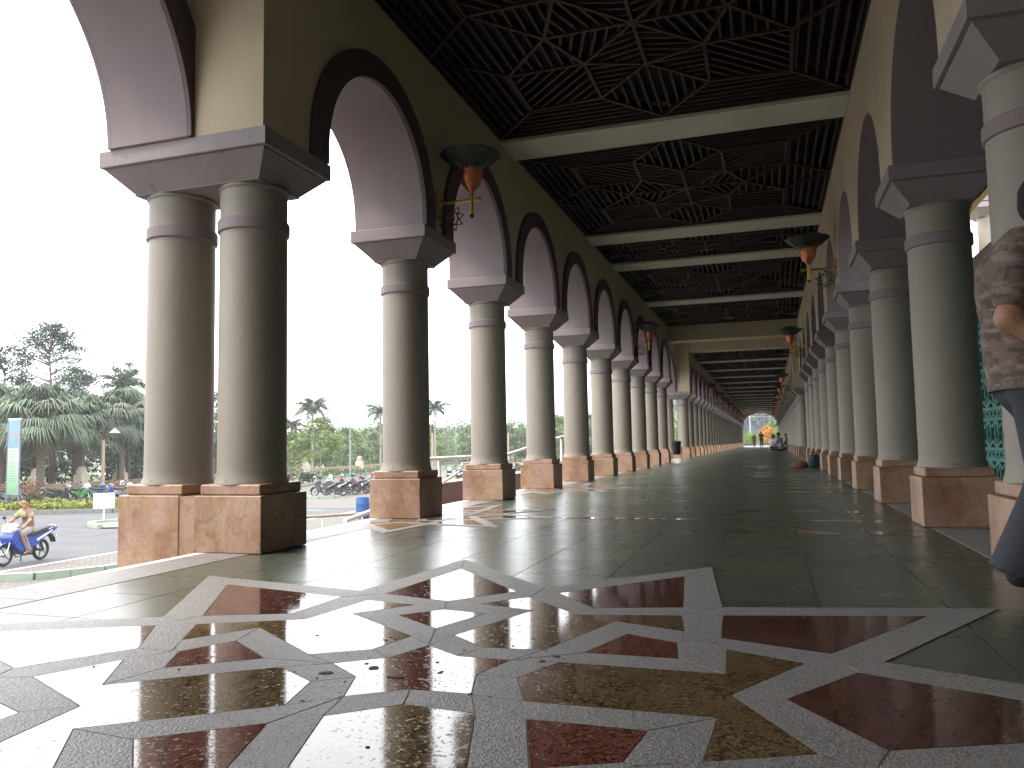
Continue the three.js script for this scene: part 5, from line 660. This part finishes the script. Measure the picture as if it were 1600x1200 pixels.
{ // rider, seated on the blue motorcycle, local +x forwards
  const tr = cloth([0.23, 0.20, 0.19]); const r = person('man in a brown and yellow shirt riding the blue motorcycle', null, { pos: [-19.15, GY + 0.006, -16.2], turn: -1.45, hip: [-0.16, 0.90, 0], waist: [-0.15, 1.05, 0], chest: [-0.10, 1.24, 0], hipL: [-0.12, 0.87, -0.09], hipR: [-0.12, 0.87, 0.09], shL: [-0.08, 1.37, -0.17], shR: [-0.08, 1.37, 0.17], elL: [0.10, 1.14, -0.27], elR: [0.10, 1.14, 0.27], wrL: [0.29, 1.05, -0.31], wrR: [0.29, 1.05, 0.31], knL: [0.26, 0.80, -0.19], knR: [0.26, 0.80, 0.19], anL: [0.05, 0.34, -0.22], anR: [0.05, 0.34, 0.22], toeL: [0.2, 0.28, -0.23], toeR: [0.2, 0.28, 0.23], head: [-0.03, 1.58, 0] }, [1, 0], std(null, 0.85, { map: (() => { const t = ctex(128, (u, v) => M2.fbm(u, v, 4, 4, 3) > 0.55 ? [0.25, 0.22, 0.09] : [0.16, 0.095, 0.085]); t.repeat.set(1.5, 1.5); return t; })() }), tr, { cell: 0.018, fine: 0.01, sleeve: 0.6, barefoot: true, build: 0.95 });
  for (const s of [-1, 1]) mesh('trouser_stripe', join([bar([0.0, 0.885, s * 0.185], [0.25, 0.83, s * 0.262], 0.012, 0.035), bar([0.27, 0.78, s * 0.268], [0.1, 0.42, s * 0.27], 0.012, 0.035)]), std([0.3, 0.05, 0.06], 0.8), r); }
function seated(label, x, z, turn, shirt, trousers, lean = 0, s = 1) { const g = person(label, 'people sitting on the floor far down the corridor', { pos: [x, 0, z], turn, hip: [0, 0.14, 0], waist: [0.02 + lean * 0.3, 0.3, 0], chest: [0.06 + lean * 0.7, 0.48, 0], hipL: [0, 0.12, -0.1], hipR: [0, 0.12, 0.1], shL: [0.06 + lean, 0.6, -0.18], shR: [0.06 + lean, 0.6, 0.18], elL: [0.12 + lean, 0.36, -0.25], elR: [0.12 + lean, 0.36, 0.25], wrL: [0.34, 0.28, -0.16], wrR: [0.34, 0.28, 0.16], knL: [0.36, 0.2, -0.3], knR: [0.36, 0.2, 0.3], anL: [0.28, 0.07, 0.1], anR: [0.32, 0.07, -0.1], toeL: [0.2, 0.06, 0.2], toeR: [0.22, 0.06, -0.2], head: [0.12 + lean * 1.3, 0.8, 0] }, [1, 0], shirt, trousers, { cell: 0.022, fine: 0.014, sleeve: 0.8, hem: 0.1, beltY: 0.22 }); g.scale.setScalar(s); return g; }
const wsh = cloth([0.5, 0.5, 0.52]), bsh = cloth([0.28, 0.36, 0.40]), dk = cloth([0.02, 0.02, 0.025]);
seated('person in a white shirt sitting with the back turned, leftmost of the seated group', 0.13, -52.6, 0.9, wsh, dk, 0.05, 1.08); seated('small dark-clad person sitting between the white-shirted and blue-shirted people', 0.55, -53.6, 2.6, cloth([0.06, 0.04, 0.035]), dk, 0, 0.9); seated('person in a light blue shirt sitting in the middle of the seated group', 0.66, -50.4, 2.5, bsh, dk, 0.02, 1.2); seated('person in a white shirt leaning back, rightmost of the seated group', 1.02, -51.0, 2.9, wsh, dk, -0.06, 1.12);
function standing(label, x, z, turn, shirt, trousers, s) { const g = person(label, 'people standing at the far end', { pos: [x, 0.0, z], turn, hip: [0, 0.9, 0], waist: [0, 1.05, 0], chest: [0, 1.25, 0], hipL: [0, 0.88, -0.09], hipR: [0, 0.88, 0.09], shL: [0, 1.4, -0.18], shR: [0, 1.4, 0.18], elL: [-0.02, 1.13, -0.24], elR: [-0.02, 1.13, 0.24], wrL: [0.06, 0.88, -0.24], wrR: [0.06, 0.88, 0.24], knL: [0.04, 0.48, -0.1], knR: [-0.03, 0.48, 0.1], anL: [0.03, 0.08, -0.1], anR: [-0.1, 0.08, 0.1], toeL: [0.16, 0.03, -0.11], toeR: [0.03, 0.03, 0.11], head: [0.02, 1.6, 0] }, [1, 0], shirt, trousers, { cell: 0.025, fine: 0.016, sleeve: 0.9 }); g.scale.setScalar(s); }
standing('person in dark brown clothes standing at the far opening, left of the pair', -1.62, -93, 1.4, cloth([0.09, 0.05, 0.03]), cloth([0.05, 0.03, 0.02]), 0.84); standing('taller person in dark red-brown clothes at the far opening, right of the pair', -0.86, -93, 1.7, cloth([0.10, 0.04, 0.03]), cloth([0.06, 0.03, 0.02]), 0.98);
// ---------------------------------------------------------------- bags on the floor, specks of dirt
{ const b = thing('handbag', 'brown leather bag lying on the floor by the right columns', 'bag', null, [0.62, 0, -18.9], 0.2); b.scale.y = 0.72; const lm = std([0.22, 0.075, 0.045], 0.4); const q = new THREE.SphereGeometry(0.2, 26, 14); const p = q.attributes.position; for (let i = 0; i < p.count; i++) { let x = p.getX(i), y = p.getY(i), z = p.getZ(i); y = Math.max(y, -0.08) * (0.62 + 0.25 * Math.sin(x * 9)) + 0.06; p.setXYZ(i, x * 1.05, y, z * 0.75); } q.computeVertexNormals(); mesh('bag_body', q, lm, b); mesh('flap', q.clone().scale(0.8, 1.03, 0.9).translate(-0.02, 0.004, 0.02), lm, b); mesh('strap', tube([[0.18, 0.05, 0.05], [0.26, 0.03, 0.1], [0.34, 0.012, 0.02], [0.26, 0.02, -0.1], [0.16, 0.06, -0.06]], 0.012, 24, 6), lm, b);
  const n = thing('backpack', 'dark blue backpack leaning on a right plinth beside the brown bag', 'bag', null, [0.93, 0, -18.75], 0.4); const nm = cloth([0.02, 0.03, 0.05]); mesh('bag_body', box(0.17, 0.30, 0.2, 0, 0.15, 0, 0.05), nm, n); mesh('front_pocket', box(0.06, 0.15, 0.15, -0.09, 0.1, 0, 0.025), nm, n); mesh('carry_loop', new THREE.TorusGeometry(0.035, 0.009, 6, 14).translate(0, 0.31, 0), nm, n); }
{ const r = mulberry(900), l = []; for (let i = 0; i < 46; i++) { const c = i < 30 ? [-0.92 + (r() - 0.5) * 0.75, -2.12 + (r() - 0.5) * 0.5] : [-2.4 + 2.8 * r(), -1.5 - 2 * r()], s = (i < 6 ? 0.011 : 0.0032) * (0.5 + r()); const pts = []; for (let k = 0; k < 16; k++) { const a = k / 16 * 6.283, q = s * (0.75 + 0.4 * Math.sin(a * 2 + i) * r() + 0.2 * r()); pts.push([c[0] + q * Math.cos(a) * 1.3, c[1] + q * Math.sin(a)]); } l.push(slabPoly(pts, 0.0015, 0.0028)); } tag(mesh('dirt_specks', mergeGeometries(l), std([0.05, 0.022, 0.015], 0.8), scene), 'small dark spots of dried mud on the inlaid star', 'dirt', null, 'stuff'); }
// thin humid haze over the gardens and hills
scene.fog = new THREE.FogExp2(0xe8eef4, 0.0007);
renderer.render(scene, camera);
